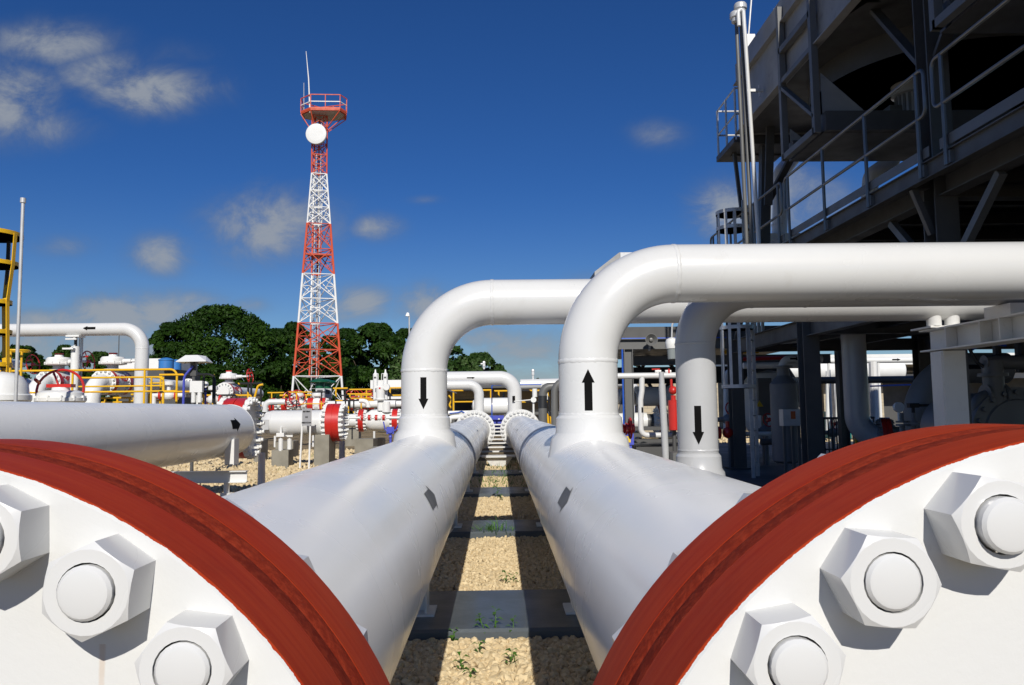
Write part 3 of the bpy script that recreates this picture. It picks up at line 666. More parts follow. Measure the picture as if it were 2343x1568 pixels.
m = MB(); b0 = P(775, 929, d); m.tube(fillet([P(842, 932, d2), P(843, 922, d2) + Z * .05, P(822, 921, d2) + Z * .05], .16, 6), .07, 14); T.part('bypass_pipe', m, WHITE2)
T.done((P(865, 962, d).x, d, 0))
T = Thing('bypass_line', 'thin white line with small red flanges passing in front of the metering valve', 'pipe')
d = 22.6; a, b_ = P(784, 956, d), P(925, 956, d); m = MB(); m.cyl(a, b_, .035, seg=12); k = T.part('pipe', m, WHITE2)
for px in (829, 845, 861, 878):
    q = P(px, 956, d); flange_pair(T, q, X, .085, .032, .03, 8, nut=.012, nh=.02, parent=None)
q = P(868, 956, d); m = MB(); m.sphere(q, .075, 12, 8); m.cyl(q - Z * .14, q, .02); T.part('ball_valve_body', m, WHITE2); T.done()
T = Thing('junction_box', 'violet-blue junction box on a blue post with looping cable beside the tall riser', 'junction box')
d = 14.5; a = P(893, 985, d); m = MB(); m.box(a, (.135, .07, .13)); m.cyl(a - Y * .06, a, .055, seg=10); T.part('box', m, BLUEP)
m = MB(); b_ = P(895, 1060, d); m.cyl((a.x + .01, d, 0), a, .022); m.sphere(a - Z * .12, .035, 10, 6); m.sphere(a - Z * .3, .035, 10, 6); T.part('post', m, BLUEP)
m = MB(); m.tube(fillet([a - X * .06 + Z * .0, P(881, 985, d), P(877, 965, d)], .08, 6), .012, 8); m.tube(fillet([a + X * .06, P(905, 986, d), P(911, 972, d)], .08, 6), .012, 8); T.part('cable', m, BLUEP); T.done()

# red-ringed metering run with handwheels, further away
def ringline(name, lab, d, px0, px1, py, r, rings, R, valves=(), wheels=()):
    T = Thing(name, lab, 'pipe'); a, b_ = P(px0, py, d), P(px1, py, d); b_.z = a.z
    m = MB(); m.cyl(a, b_, r, seg=20); T.part('pipe', m, WHITE2)
    for px in rings: q = P(px, py, d); q.z = a.z; flange_pair(T, q, X, R, R * .38, r, 10, nut=R * .13, nh=R * .2, gap=.01)
    for px, s_ in valves:
        q = P(px, py, d); q.z = a.z; m = MB(); m.sphere(q, r * 1.75, 16, 10, (1.25, 1, 1)); m.cyl(q, q + Z * r * 2.6, r * .8); m.lathe(q + Z * r * 2.3, Z, [(0, r * 1.5), (.06, r * 1.6), (r * .8, r * 1.5), (r * 1.1, r * .5)], 20); T.part('valve_body', m, WHITE2)
    for px, py_, R_, dd, tilt in wheels: handwheel(T, P(px, py_, dd), V((tilt, -1, .1)), R_, spokes=4, rim=.02)
    for px in rings[::2]:
        q = P(px + 5, py, d); m = MB(); m.cyl((q.x, d, 0), (q.x, d, a.z), .05, seg=8); T.part('leg', m, STEELW)
    T.done()
ringline('metering_line', 'white line with red flange rings and two red handwheels standing before the tower', 33.0, 600, 905, 928, .155, (625, 653, 712, 740), .30, ((682, 1), (726, 1)), ((680, 911, .32, 32.3, .35), (665, 913, .32, 32.6, .5)))
ringline('metering_line', 'white line with red flange rings and red handwheels half hidden behind the metering valve', 36.0, 775, 935, 926, .15, (806, 836, 851), .29, ((822, 1),), ((806, 908, .33, 35.3, .3), (816, 906, .30, 35.6, .4), (842, 910, .28, 35.2, .3), (852, 906, .26, 35.6, .3)))
def regulator(px, d, lab, h=0):
    T = Thing('control_valve', lab, 'control valve', 'green topped control valves'); c = P(px, 930, d); t = P(px, 868 + h, d)
    m = MB(); m.sphere((c.x, d, c.z), .26, 16, 10, (1.3, 1, 1)); m.cyl((c.x, d, c.z), (c.x, d, c.z + .5), .1); T.part('body', m, WHITE2)
    m = MB(); m.lathe((c.x, d, t.z - .18), Z, [(0, .1), (.02, .40), (.05, .44), (.09, .44), (.14, .36), (.2, .12), (.22, .02)], 32); T.part('diaphragm_case', m, GREEN)
    m = MB(); m.cyl((c.x, d, c.z + .4), (c.x, d, t.z - .16), .2, seg=20); T.part('yoke', m, GREEN)
    q = P(px + 2, 900, d - .5); m = MB(); m.box(q, (.38, .2, .42)); bx = T.part('positioner', m, GALV); m = MB(); m.box(q + V((0, -.105, .06)), (.24, .01, .18)); T.part('window', m, DGREY, bx)
    T.done()
regulator(731, 34.5, 'control valve with dark green domed diaphragm top, the fuller of the two under the tower')
regulator(747, 36.0, 'control valve with dark green domed top partly hidden behind its twin under the tower', 2)

# yellow guard rails
def guard(lab, d, px0, px1, pyt, pym=None, posts=(), pyb=940, r=.03, mat=STRIPE, curve=False, extra=None):
    T = Thing('guard_rail', lab, 'guard rail', 'yellow guard rails'); a, b_ = P(px0, pyt, d), P(px1, pyt, d); b_.z = a.z
    m = MB(); m.cyl(a, b_, r, seg=10)
    if curve: m = MB(); m.tube(fillet([a, b_, b_ - Z * .9], .18, 6), r, 10)
    T.part('top_rail', m, mat)
    if pym: q, s_ = P(px0, pym, d), P(px1, pym, d); s_.z = q.z; m = MB(); m.cyl(q, s_, r * .85, seg=10); T.part('mid_rail', m, mat)
    for px in posts: q = P(px, pyb, d); m = MB(); m.cyl((q.x, d, max(0, q.z)), (q.x, d, a.z), r, seg=10); T.part('post', m, mat)
    T.done()
guard('plain yellow platform rail along the big white ball valves', 20.0, -40, 405, 850, 900, (-20, 164, 329), 925, .028, YELL, True)
guard('yellow rail with rounded hoop end behind the plain yellow platform rail', 22.5, 180, 375, 865, 885, (345, 372), 925, .028, YELL, True)
guard('yellow and black rail passing behind the instrument sunshade', 19.0, 365, 492, 858, 897, (465, 487), 930, .026, STRIPE, True)
guard('yellow and black rail standing behind the bolted end flange', 22.0, 545, 600, 878, 905, (567, 574, 596), 935, .03)
guard('banded rail just before the two handwheels of the metering line', 29.0, 612, 650, 899, 926, (621,), 935, .025)
guard('banded rail in front of the green topped control valves', 30.0, 655, 745, 898, 925, (678, 735), 935, .025)
guard('banded rail between the tower and the metering valve, tallest step', 28.0, 762, 795, 889, None, (768,), 930, .03)
guard('banded low rail crossing beside the metering valve inlet', 27.0, 768, 855, 917, None, (797, 809), 945, .025)
guard('banded rail running level towards the instrument bottles', 31.0, 775, 850, 892, 905, (790, 838), 930, .03)
guard('banded rail between the instrument bottles and the down-arrow riser', 33.0, 886, 925, 888, 905, (892,), 935, .035)
guard('banded long rail under the level pipes before the block wall', 34.0, 1030, 1125, 894, 920, (1037, 1123), 945, .04)
guard('banded rail between the far riser pairs before the block wall', 35.0, 1130, 1255, 895, 921, (1141, 1247), 948, .04)
m = MB(); d = 33.0
T = Thing('bent_guard_rail', 'zigzag yellow and black rail end beside the down-arrow riser', 'guard rail')
m.tube(fillet([P(1026, 905, d), P(1034, 914, d), P(1027, 928, d), P(1035, 936, d)], .1, 3), .04, 8); m.tube([P(1037, 898, d), P(1037, 960, d)], .04, 8); T.part('rail', m, YELL); T.done()
T = Thing('step_ladder_rail', 'leaning yellow and black ladder rail beside the dark grey stub riser', 'guard rail')
d = 30; m = MB(); m.tube([P(1252, 898, d), P(1262, 975, d)], .045, 8); m.tube([P(1246, 898, d), P(1255, 975, d)], .045, 8); T.part('rail', m, STRIPE); T.done()
T = Thing('step_ladder_rail', 'leaning yellow and black stair rail behind the bolted end flange', 'guard rail')
d = 21; m = MB(); m.tube(fillet([P(578, 925, d), P(590, 882, d), P(602, 880, d)], .1, 4), .03, 8); T.part('rail', m, STRIPE); T.done()

# big ball valves ---------------------------------------------------------------------
def ball_valve(lab, c, s=1.0, down=True, out=8.0, wheelside=1, tag='VBD', endring=True, grp='white ball valves with red wheels'):
    T = Thing('ball_valve', lab, 'ball valve', grp); c = V(c); L = .50 * s; R = .41 * s; rp = .255 * s
    m = MB(); m.lathe(c - Y * L * .8, Y, [(0, rp * 1.2), (.02, .33 * s), (L * .35, .37 * s), (L * 1.25, .37 * s), (L * 1.55, .33 * s), (L * 1.6, rp)], 40); T.part('body', m, WHITE2)
    for q in (-1, 1): flange_pair(T, c + Y * (L * q), Y, R, .10 * s, rp, 16, nut=.045 * s, nh=.06 * s, each=True)
    m = MB(); m.cyl(c, c + Z * .60 * s, .17 * s, seg=24); m.lathe(c + Z * .36 * s, Z, [(0, .2 * s), (.03 * s, .27 * s), (.09 * s, .27 * s), (.1 * s, .17 * s)], 28); T.part('neck', m, WGREY)
    m = MB(); m.lathe(c + Z * .58 * s, Z, [(0, .3 * s), (.02 * s, .40 * s), (.07 * s, .41 * s), (.08 * s, .385 * s), (.2 * s, .375 * s), (.26 * s, .33 * s), (.28 * s, .14 * s), (.34 * s, .13 * s), (.35 * s, .02)], 36)
    for k in range(12): an = 2 * PI * k / 12; q = c + V((.40 * s * math.cos(an), .40 * s * math.sin(an), .60 * s)); m.cyl(q, q + Z * .09 * s, .022 * s, seg=6)
    gb = T.part('gearbox', m, WHITE2)
    m = MB(); m.box(c + Z * .955 * s, (.24 * s, .1 * s, .05 * s)); T.part('position_indicator', m, RED, gb)
    wc = c + V((wheelside * .98 * s, -.05, .70 * s)); m = MB(); m.cyl(c + V((wheelside * .34 * s, -.05, .70 * s)), wc, .045 * s, seg=12); m.cyl(c + V((wheelside * .36 * s, -.05, .70 * s)), c + V((wheelside * .62 * s, -.05, .70 * s)), .075 * s, seg=12); T.part('wheel_shaft', m, WHITE2, gb)
    handwheel(T, wc, V((wheelside, -.1, .12)), .34 * s, rim=.02 * s)
    if down: m = MB(); m.tube(fillet([c - Y * L, c - Y * (L + .80 * s), c + V((0, -(L + .80 * s), -2.2))], .62 * s, 12), rp, 36); T.part('elbow_pipe', m, WHITE2)
    if out: m = MB(); m.cyl(c + Y * L, c + Y * (L + out), rp, seg=36); T.part('outlet_pipe', m, WHITE2)
    if tag:
        me = textmesh(tag, .24 * s, RED, 'lettering', .004, bold=.012); e = V((.34, -.94, 0)).normalized(); rt = Z.cross(-e) * -1
        T.inst('lettering', me, face_m(c + V((.372 * s, -.05, .12 * s)) + V((.006, -.0, 0)), V((.25, 1, 0)), Z))
    T.done((c.x, c.y, 0)); return T
d = 25.8
c1, c2 = P(133, 877, d), P(257, 877, d); c2.z = c1.z
ball_valve('white ball valve with red wheel, fed by an elbow pipe, beyond the slim pole', c1, out=9)
ball_valve('white ball valve with red wheel under the white arch pipe post', c2, out=6.0)
ball_valve('white ball valve with red wheel partly hidden by the yellow ladder cage', P(12, 880, 26.5), s=.95)
c3 = P(523, 897, 36.0); ball_valve('smaller white ball valve with red wheel beyond the instrument sunshade, before the dark trees', c3, s=1.0, down=False, out=4, tag='VBD')
T = Thing('flanged_pipe', 'white pipe with a red flange ring running behind the plain yellow platform rail', 'pipe')
d = 33.5; c = P(432, 888, d); flange_pair(T, c, Y, .40, .075, .255, 16, nut=.045, nh=.06); m = MB(); m.cyl(c - Y * 4, c - Y * .1, .24, seg=28); k = T.part('pipe', m, WHITE2)
T.done()
T = Thing('ball_valve', 'broad white valve bonnet with a large red handwheel just behind the low white pipe', 'ball valve')
d = 14.2; c = P(138, 925, d); m = MB(); m.lathe(c, Z, [(-.3, .2), (0, .36), (.05, .41), (.11, .415), (.12, .385), (.2, .37), (.24, .3), (.25, .15), (.30, .14), (.31, .01)], 40)
for k in range(12): an = 2 * PI * k / 12; q = c + V((.40 * math.cos(an), .40 * math.sin(an), .06)); m.cyl(q, q + Z * .09, .022, seg=6)
gb = T.part('gearbox', m, WHITE2); m = MB(); m.box(c + Z * .33, (.44, .16, .06)); T.part('position_indicator', m, RED, gb)
m = MB(); m.cyl(V((c.x, d, 0)), c - Z * .25, .3, seg=24); T.part('body', m, WHITE2)
handwheel(T, P(138, 893, 14.9), V((.25, -1, .25)), .40, rim=.024); T.done()
T = Thing('ball_valve_dome', 'white domed cap with a lifting lug at the edge of the low white pipe', 'valve cap')
d = 12.8; c = P(2, 905, d); m = MB(); m.lathe(c - Z * .6, Z, [(0, .42), (.5, .42), (.52, .44), (.6, .44), (.62, .40), (.78, .38), (.9, .30), (.96, .18), (.985, .02)], 36); k = T.part('dome', m, WHITE2)
m = MB(); m.torus(c + V((.1, -.32, .24)), V((1, .2, 0)), .06, .022, 16, 8); T.part('lifting_lug', m, WHITE2, k); T.done()
# arch pipe, its post
T = Thing('arch_pipe', 'white overhead pipe with a black arrow pointing away from its rounded down bend', 'pipe')
d = 25.0; a, b_, e = P(-220, 753, d), P(326.5, 753, d), P(326.5, 990, d); a.z = b_.z; e.x = b_.x; e.z = .2
m = MB(); m.tube(fillet([a, b_, e], .61, 16), .207, 40); k = T.part('pipe', m, WHITE); weld(T, (b_.x, d, b_.z - .63), Z, .207, WHITE, k)
q = P(204, 751, d - .2); arrow(T, (q.x, d, b_.z), -X, (.0, -1, .1), .207, .40, .08, .15, .14, BLACK, k, 'flow_arrow'); T.done()
T = Thing('pipe_support_post', 'white round post with a black threaded neck and cap plate carrying the arch pipe', 'post')
q = P(173, 768, d); m = MB(); m.cyl((q.x, d, .1), P(173, 793, d), .125, seg=24); T.part('post', m, WHITE2); m = MB(); m.cyl(P(173, 796, d), q, .045); T.part('threaded_neck', m, DARK)
m = MB(); m.box(q - Z * .03, (.42, .4, .05)); T.part('cap_plate', m, WHITE2); T.done()
T = Thing('floodlight_stand', 'slim grey conduit stand with two small white lamps beside the arch pipe post', 'lamp')
q = P(186, 770, d + .4); m = MB()
for k in range(3): m.cyl((q.x + k * .05 - .05, d + .4, .1), q + V((k * .05 - .05, 0, 0)), .018, seg=8)
T.part('conduit', m, GALV)
for px, py in ((164, 776), (157, 798)): p = P(px, py, d - .2); m = MB(); m.box(p, (.34, .12, .05)); m.cyl(p, p + V((.15, .1, .12)), .012, seg=6); T.part('lamp', m, WHITE2)
T.done()
# pole, cage
T = Thing('slim_pole', 'tall slim galvanised pole with a small cap rising beside the yellow ladder cage', 'pole')
d = 12.3; a, b_ = P(36.5, 905, d), P(53, 456, d); a.z = 1.3; m = MB(); m.cyl(a - V((0, 0, 1.3)), a + (b_ - a) * .02, .035, seg=14); m.cyl(a, b_, .026, seg=14); T.part('pole', m, GALV)
m = MB(); m.cyl(b_ - Z * .06, b_ + Z * .015, .042, seg=12); T.part('cap', m, GALV); T.done()
T = Thing('ladder_cage', 'yellow hooped safety cage round a ladder, flared at its top hoops', 'ladder cage')
d = 13.0
HO = [(-30, 537, 74), (-24, 604, 61), (-20, 692, 42), (-18, 760, 40), (-18, 835, 40)]
ring = []
for (px, py, w) in HO:
    c = P(px, py, d + .3); r = w * PXm(d); m = MB(); m.lathe(c - Z * .035, Z, [(0, r), (.07, r), (.07, r - .012), (0, r - .012), (0, r)], 36); T.part('hoop', m, YELL); ring.append((c, r))
for an in (-.15, -1.9, 1.5):
    m = MB()
    for (c0, r0), (c1_, r1) in zip(ring[:-1], ring[1:]): m.bar(c0 + V((math.cos(an), math.sin(an), 0)) * r0, c1_ + V((math.cos(an), math.sin(an), 0)) * r1, .07, .014, V((math.cos(an), math.sin(an), 0)))
    c0, r0 = ring[-1]; m.bar(c0 + V((math.cos(an), math.sin(an), 0)) * r0, V((c0.x, c0.y, 1.6)) + V((math.cos(an), math.sin(an), 0)) * r0, .05, .012, V((math.cos(an), math.sin(an), 0))); T.part('cage_strap', m, YELL)
m = MB(); p = P(18, 600, d + .7); m.cyl((p.x, p.y, .5), P(20, 545, d + .7), .03, seg=10); T.part('stile', m, DARK)
T.done()
T = Thing('ladder_hoop_rail', 'short yellow rail stand with a flat black and yellow hoop behind the slim pole', 'guard rail')
d = 18; m = MB(); c = P(40, 803, d); m.torus(c, Z, .24, .025, 24, 8); m.cyl(c + X * .1, V((c.x + .1, d, 1.5)), .025, seg=8); m.cyl(c - X * .15, V((c.x - .15, d, 1.5)), .025, seg=8); T.part('rail', m, YELL); T.done()
# sunshade with instruments
T = Thing('instrument_sunshade', 'small white hipped sunshade roof on a grey post over two white instrument housings', 'sunshade')
d = 18.0; f0 = PXm(d); w0 = P(443, 832, d)
a, b_, c, e = P(402, 827, d - .2), P(471, 825, d - .25), P(487, 833, d + .45), P(418, 834, d + .5); b_.z = a.z; c.z = a.z - .0; e.z = a.z
t0, t1 = P(424, 813, d + .05), P(452, 812.5, d + .05); t2, t3 = t1 + V((.1, .25, -.01)), t0 + V((.1, .25, -.01))
m = MB(); m.add([a, b_, c, e, t0, t1, t2, t3] + [p - Z * .012 for p in (a, b_, c, e, t0, t1, t2, t3)], [(0, 1, 5, 4), (1, 2, 6, 5), (2, 3, 7, 6), (3, 0, 4, 7), (4, 5, 6, 7), (9, 8, 12, 13), (10, 9, 13, 14), (11, 10, 14, 15), (8, 11, 15, 12), (15, 14, 13, 12), (0, 8, 9, 1), (1, 9, 10, 2), (2, 10, 11, 3), (3, 11, 8, 0)]); T.part('roof', m, ROOFW, sharp=10)
m = MB(); q = P(444, 828, d + .1); m.bar(q, V((q.x, q.y, P(0, 865, d).z)), .13, .1); m.bar(V((q.x, q.y, 0)), V((q.x, q.y, P(0, 860, d).z)), .06, .06); T.part('post', m, DGREY)
for px in (443, 457): q = P(px, 885, d - .1); m = MB(); m.box(q, (.14, .10, .26)); m.cyl(q - Z * .1, q - Z * .36, .05); T.part('instrument_housing', m, WHITE2)
q = P(454, 905, d - .05); m = MB(); m.cyl((q.x, d, .8), P(454, 893, d), .06, seg=16); T.part('stub_pipe', m, WHITE2)
m = MB(); m.tube(fillet([P(419, 930, d), P(421, 862, d), P(441, 838, d)], .25, 10), .028, 10); T.part('blue_conduit', m, BLUEP); T.done()
T = Thing('pressure_gauge', 'round gauge on a blue standpipe behind the instrument sunshade', 'gauge')
d = 19.4; q = P(469, 880, d); m = MB(); m.cyl(V((q.x, d, .9)), P(469, 890, d), .04, seg=10); T.part('standpipe', m, BLUEP); m = MB(); m.cyl(q - Y * .04, q + Y * .03, .08, seg=20); T.part('dial', m, DIALM); T.done()
# far yard buildings and tanks
T = Thing('water_tank', 'round blue plastic water tank with lid, the wider of the two', 'water tank', 'blue water tanks')
d = 52; q = P(380, 838, d); m = MB(); m.lathe(V((q.x, d, P(0, 850, d).z)), Z, [(0, .43), (.1, .47), (.56, .47), (.60, .50), (.66, .50), (.76, .25), (.8, .02)], 32); T.part('tank', m, TANKB); T.done()
o2 = MB(); q = P(402, 839, d + 2); o2.lathe(V((q.x, d + 2, P(0, 850, d).z)), Z, [(0, .36), (.6, .36), (.64, .4), (.69, .4), (.78, .2), (.81, .02)], 28); solo('water_tank', 'round blue plastic water tank with lid, mostly behind the hipped sunshade', 'water tank', o2, TANKB, 'blue water tanks')
T = Thing('service_building', 'low white roofed service building behind the arch pipe, blue tanks beside it', 'building')
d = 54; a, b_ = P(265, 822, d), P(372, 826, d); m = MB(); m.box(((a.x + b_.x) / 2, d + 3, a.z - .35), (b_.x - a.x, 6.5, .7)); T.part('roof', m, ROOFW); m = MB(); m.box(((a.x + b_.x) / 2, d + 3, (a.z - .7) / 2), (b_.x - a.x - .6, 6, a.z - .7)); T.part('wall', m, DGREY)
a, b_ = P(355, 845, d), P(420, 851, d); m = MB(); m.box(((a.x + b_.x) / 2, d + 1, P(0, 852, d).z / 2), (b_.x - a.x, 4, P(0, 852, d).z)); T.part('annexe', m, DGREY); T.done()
T = Thing('storage_shed', 'long white banded shed front behind the instrument bottles, dark open side', 'building')
d = 50; a, b_ = P(850, 870, d), P(1010, 885, d); m = MB(); m.box(((a.x + b_.x) / 2, d + 2, a.z - .3), (b_.x - a.x, 5, .55)); m.box(((a.x + b_.x) / 2, d + 2, a.z - 1.15), (b_.x - a.x, 4.8, .16)); T.part('roof', m, ROOFW)
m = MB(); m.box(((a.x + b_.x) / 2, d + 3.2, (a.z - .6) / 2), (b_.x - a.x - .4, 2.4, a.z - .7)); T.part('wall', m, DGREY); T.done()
# block wall building behind the far risers
T = Thing('block_building', 'low beige block-walled building under a dark canopy beyond the far risers', 'building')
d = 44; a, b_ = P(1005, 885, d), P(1400, 880, d); m = MB(); w_ = b_.x - a.x; m.box((a.x + w_ / 2, d + 3, 1.25), (w_, 5, 2.5)); wl_ = T.part('wall', m, CMU)
m = MB(); m.box((a.x + w_ / 2, d + .6, 2.63), (w_ + .6, 10, .16)); T.part('canopy', m, DGREY)
p = P(1068, 935, d + .5); m = MB(); m.box((p.x, d + .48, p.z), (1.5, .06, 1.0)); wi = T.part('window', m, DARK, wl_)
for k in range(4): m = MB(); m.cyl((a.x + 1 + k * (w_ - 2) / 3, d - 3.6, 0), (a.x + 1 + k * (w_ - 2) / 3, d - 3.6, 2.55), .06, seg=10); T.part('canopy_post', m, MGREY)
T.done()
T = Thing('electrical_cabinet', 'bright blue electrical cabinet with warning stickers between the far flanges', 'cabinet')
d = 37; a, b_ = P(1112, 932, d), P(1160, 984, d); m = MB(); m.box(((a.x + b_.x) / 2, d + .4, (a.z + b_.z) / 2), (b_.x - a.x, .8, a.z - b_.z)); k = T.part('body', m, BLUEP)
for px, c_ in ((1123, ORANGE), (1148, WARN)): q = P(px, 939, d); m = MB(); m.box((q.x, d - .004, q.z), (.18, .008, .2)); T.part('warning_sticker', m, c_, k)
m = MB(); q = P(1141, 959, d); m.box((q.x, d - .006, q.z), (.08, .012, .06)); T.part('label_plate', m, WHITE2, k)
T.done()
T = Thing('cross_beam', 'grey steel beam crossing in front of the blue electrical cabinet', 'beam')
d = 36; m = MB(); m.ibeam(P(1100, 946, d), P(1280, 943, d), .2, .22); T.part('beam', m, MGREY)
for px in (1102, 1275): q = P(px, 946, d); m = MB(); m.cyl((q.x, d, 0), (q.x, d, q.z - .1), .06, seg=8); T.part('leg', m, MGREY)
T.done()
T = Thing('blue_conduit', 'thin bright blue conduit with a square bend in front of the blue cabinet', 'conduit')
d = 30; m = MB(); a, b_ = P(1125, 1000, d), P(1125, 881.5, d); a.z = .3; m.tube(fillet([a, b_, V((P(1255, 880, d).x, d, b_.z))], .05, 3), .022, 8); T.part('conduit', m, BLUE); T.done()
T = Thing('white_vessel', 'white horizontal drum with rounded ends resting behind the blue conduit', 'vessel')
d = 33; q = P(1133, 930, d); m = MB(); m.lathe((q.x - 1.0, d, q.z), X, [(0, .02), (.05, .25), (.2, .36), (1.6, .36), (1.75, .25), (1.8, .02)], 32); T.part('shell', m, WHITE2)
for dx in (-.5, .4): m = MB(); m.box((q.x + dx, d, q.z / 2 - .1), (.1, .3, q.z - .35)); T.part('leg', m, MGREY)
T.done()
T = Thing('pressure_transmitter', 'cluster of small white instruments with tubing beside the dark grey stub riser', 'instrument')
d = 28; q = P(1220, 915, d); m = MB(); m.cyl(q - Y * .1, q + Y * .1, .10, seg=18); m.cyl(q + V((.05, 0, .1)), q + V((.05, 0, .4)), .09, seg=14); m.box(q + V((.3, 0, .1)), (.14, .14, .5)); T.part('instrument_head', m, WHITE2)
m = MB(); m.tube(fillet([q + V((.3, 0, .3)), q + V((.3, 0, .55)), q + V((.5, 0, .55)), q + V((.5, 0, 0))], .05, 3), .02, 6); m.tube([q - X * .1, q + V((-.7, 0, -.05))], .02, 6); m.cyl(V((q.x, d, 0)), q, .035, seg=8); T.part('tubing', m, WHITE2); T.done()
T = Thing('small_shelter_roof', 'small white sloping sunshade beside the down-arrow riser', 'sunshade')
d = 30; a = P(1020, 888, d); m = MB(); m.prism([a, P(1042, 898, d), P(1042, 900, d), P(1020, 893, d)], (0, .8, 0)); T.part('roof', m, ROOFW); m = MB(); m.cyl(V((a.x + .2, d + .4, 0)), V((a.x + .2, d + .4, a.z - .1)), .03, seg=8); T.part('post', m, MGREY); T.done()
T = Thing('bent_white_pipe', 'low white pipe frame with thin blue cable beside the first far flange', 'pipe')
d = 27; m = MB(); m.tube(fillet([P(1025, 945, d), P(1078, 944, d)], .1), .07, 12); m.tube(fillet([P(1078, 952, d), P(1030, 956, d), P(1020, 990, d)], .1, 4), .09, 12); k = T.part('pipe', m, WHITE2); m = MB(); m.tube([P(1028, 946, d - .1), P(1048, 944, d - .1), P(1056, 941, d - .1), P(1064, 946, d - .1)], .02, 6); T.part('cable', m, BLUE, k); T.done()

# ------------------------------------------------------------------ lattice tower
T = Thing('lattice_tower', 'tall red and white three-legged lattice tower with a railed platform and round dish', 'tower')
d = 60.0; base = P(733, 890, d); bx = base.x - .26
def zy(py): return P(733, py, d).z
ANG = [math.radians(-15), math.radians(-135), math.radians(105)]
def rad(z):
    z4, zt = zy(400), zy(862); k = (z - zt) / (z4 - zt)
    return 2.02 + (.66 - 2.02) * min(1, k)
def legp(i, z): r = rad(z); return V((bx + r * math.cos(ANG[i]), d + r * math.sin(ANG[i]), z))
SEC = [(935, 862, TWHITE, 1), (862, 742, TRED, 2), (742, 630, TWHITE, 2), (630, 515, TRED, 2), (515, 400, TWHITE, 3), (400, 268, TRED, 6)]
for (y0_, y1_, mt, nb) in SEC:
    m = MB(); z0, z1 = max(0, zy(y0_)) if y0_ < 930 else 0, zy(y1_); lw = .085 if z0 < 12 else .06
    for i in range(3): m.cyl(legp(i, z0), legp(i, z1), lw, seg=8)
    for b in range(nb):
        a0, a1 = z0 + (z1 - z0) * b / nb, z0 + (z1 - z0) * (b + 1) / nb; am = (a0 + a1) / 2
        for i in range(3):
            j = (i + 1) % 3; w = .04 if z0 < 16 else .03
            m.cyl(legp(i, a0), legp(j, a1), w, seg=6); m.cyl(legp(j, a0), legp(i, a1), w, seg=6); m.cyl(legp(i, a1), legp(j, a1), w, seg=6)
            if nb < 6:
                q0, q1 = legp(i, am), legp(j, am); m.cyl(q0, q0 + (q1 - q0) * .24, w * .7, seg=6); m.cyl(q1, q1 + (q0 - q1) * .24, w * .7, seg=6)
                for (s_, e_) in ((i, j), (j, i)):
                    x0, x1 = legp(s_, a0), legp(e_, a1); mid = x0 + (x1 - x0) * .25; m.cyl(mid, legp(s_, am), w * .6, seg=6); m.cyl(x0 + (x1 - x0) * .75, legp(e_, am), w * .6, seg=6)
    T.part('lattice_section', m, mt)
m = MB()
for z_ in (zy(585), zy(587)):
    m.prism([legp(i, z_) for i in range(3)], (0, 0, .05))
T.part('rest_platform', m, TRED)
lad0, lad1 = V((bx - .22, d - .3, .3)), V((bx + .02, d - .12, zy(272)))
m = MB(); ax_ = (lad1 - lad0)
for s_ in (-.2, .2): m.cyl(lad0 + X * s_, lad1 + X * s_ * .9, .03, seg=6)
for k in range(int(ax_.length / .32)): q = lad0 + ax_ * (k * .32 / ax_.length); m.cyl(q - X * .2, q + X * .2, .018, seg=5)
T.part('ladder', m, GALV)
for (y0_, y1_, mt, nb) in SEC[1:]:
    m = MB(); q0 = lad0 + ax_ * ((zy(y0_) - lad0.z) / ax_.z); q1 = lad0 + ax_ * ((zy(y1_) - lad0.z) / ax_.z)
    m.bar(q0 + V((-.36, .05, 0)), q1 + V((-.33, .05, 0)), .12, .08); m.bar(q0 + V((.34, .05, 0)), q1 + V((.31, .05, 0)), .05, .05)
    for k in range(3): q = q0 + (q1 - q0) * (k / 3); m.bar(q - X * .34, q + X * .34, .05, .08)
    T.part('cable_tray', m, mt)
zp = zy(262); R_ = 1.85; hexa = [V((bx + .30 + R_ * math.cos(math.radians(a)) * (1.0), d + R_ * math.sin(math.radians(a)), zp)) for a in (-10, 45, 105, 165, 215, 265, 310)]
hexa = [V((bx + .32 + x, d + y, zp)) for x, y in ((-1.78, .6), (-1.72, -.3), (-.75, -1.15), (1.5, -1.05), (1.85, -.2), (1.6, .9), (-.6, 1.5))]
m = MB(); m.prism([p - Z * .10 for p in hexa], (0, 0, .10)); pf = T.part('platform', m, TRED)
m = MB(); cen = V((bx + .32, d, zp - .11))
m.prism([cen + (p - V((cen.x, cen.y, p.z))) * .9 - Z * .015 for p in [V((q.x, q.y, cen.z)) for q in hexa]], (0, 0, .012)); T.part('deck_sheet', m, GALV, pf)
for zz, mt, nm in ((1.15, TRED, 'top_rail'), (.6, TWHITE, 'mid_rail')):
    m = MB()
    for p, q in zip(hexa, hexa[1:] + hexa[:1]): m.bar(p + Z * zz, q + Z * zz, .06, .06)
    T.part(nm, m, mt, pf)
m = MB()
for p, q in zip(hexa, hexa[1:] + hexa[:1]):
    for k in ((0, .5) if (q - p).length > 1.5 else (0,)): s_ = p + (q - p) * k; m.bar(s_, s_ + Z * 1.15, .06, .06)
    m.bar(p + Z * .07, q + Z * .07, .03, .16)
    m.bar(p - Z * .1, V((bx, d, zp - 1.4)) + (p - V((bx, d, p.z))).normalized() * .6, .06, .06)
T.part('railing_posts', m, TRED, pf)
dc = P(723, 307, d - 1.0); dd = V((-.05, -1, -.06)).normalized(); m = MB(); m.lathe(dc + dd * .12, -dd, [(0, .02), (.01, .55), (.05, .78), (.09, .81), (.28, .81), (.32, .60), (.42, .3), (.46, .01)], 48, [0, 0, 0, 1, 1, 1, 1, 1]); T.part('dish', m, [TWHITE, WGREY])
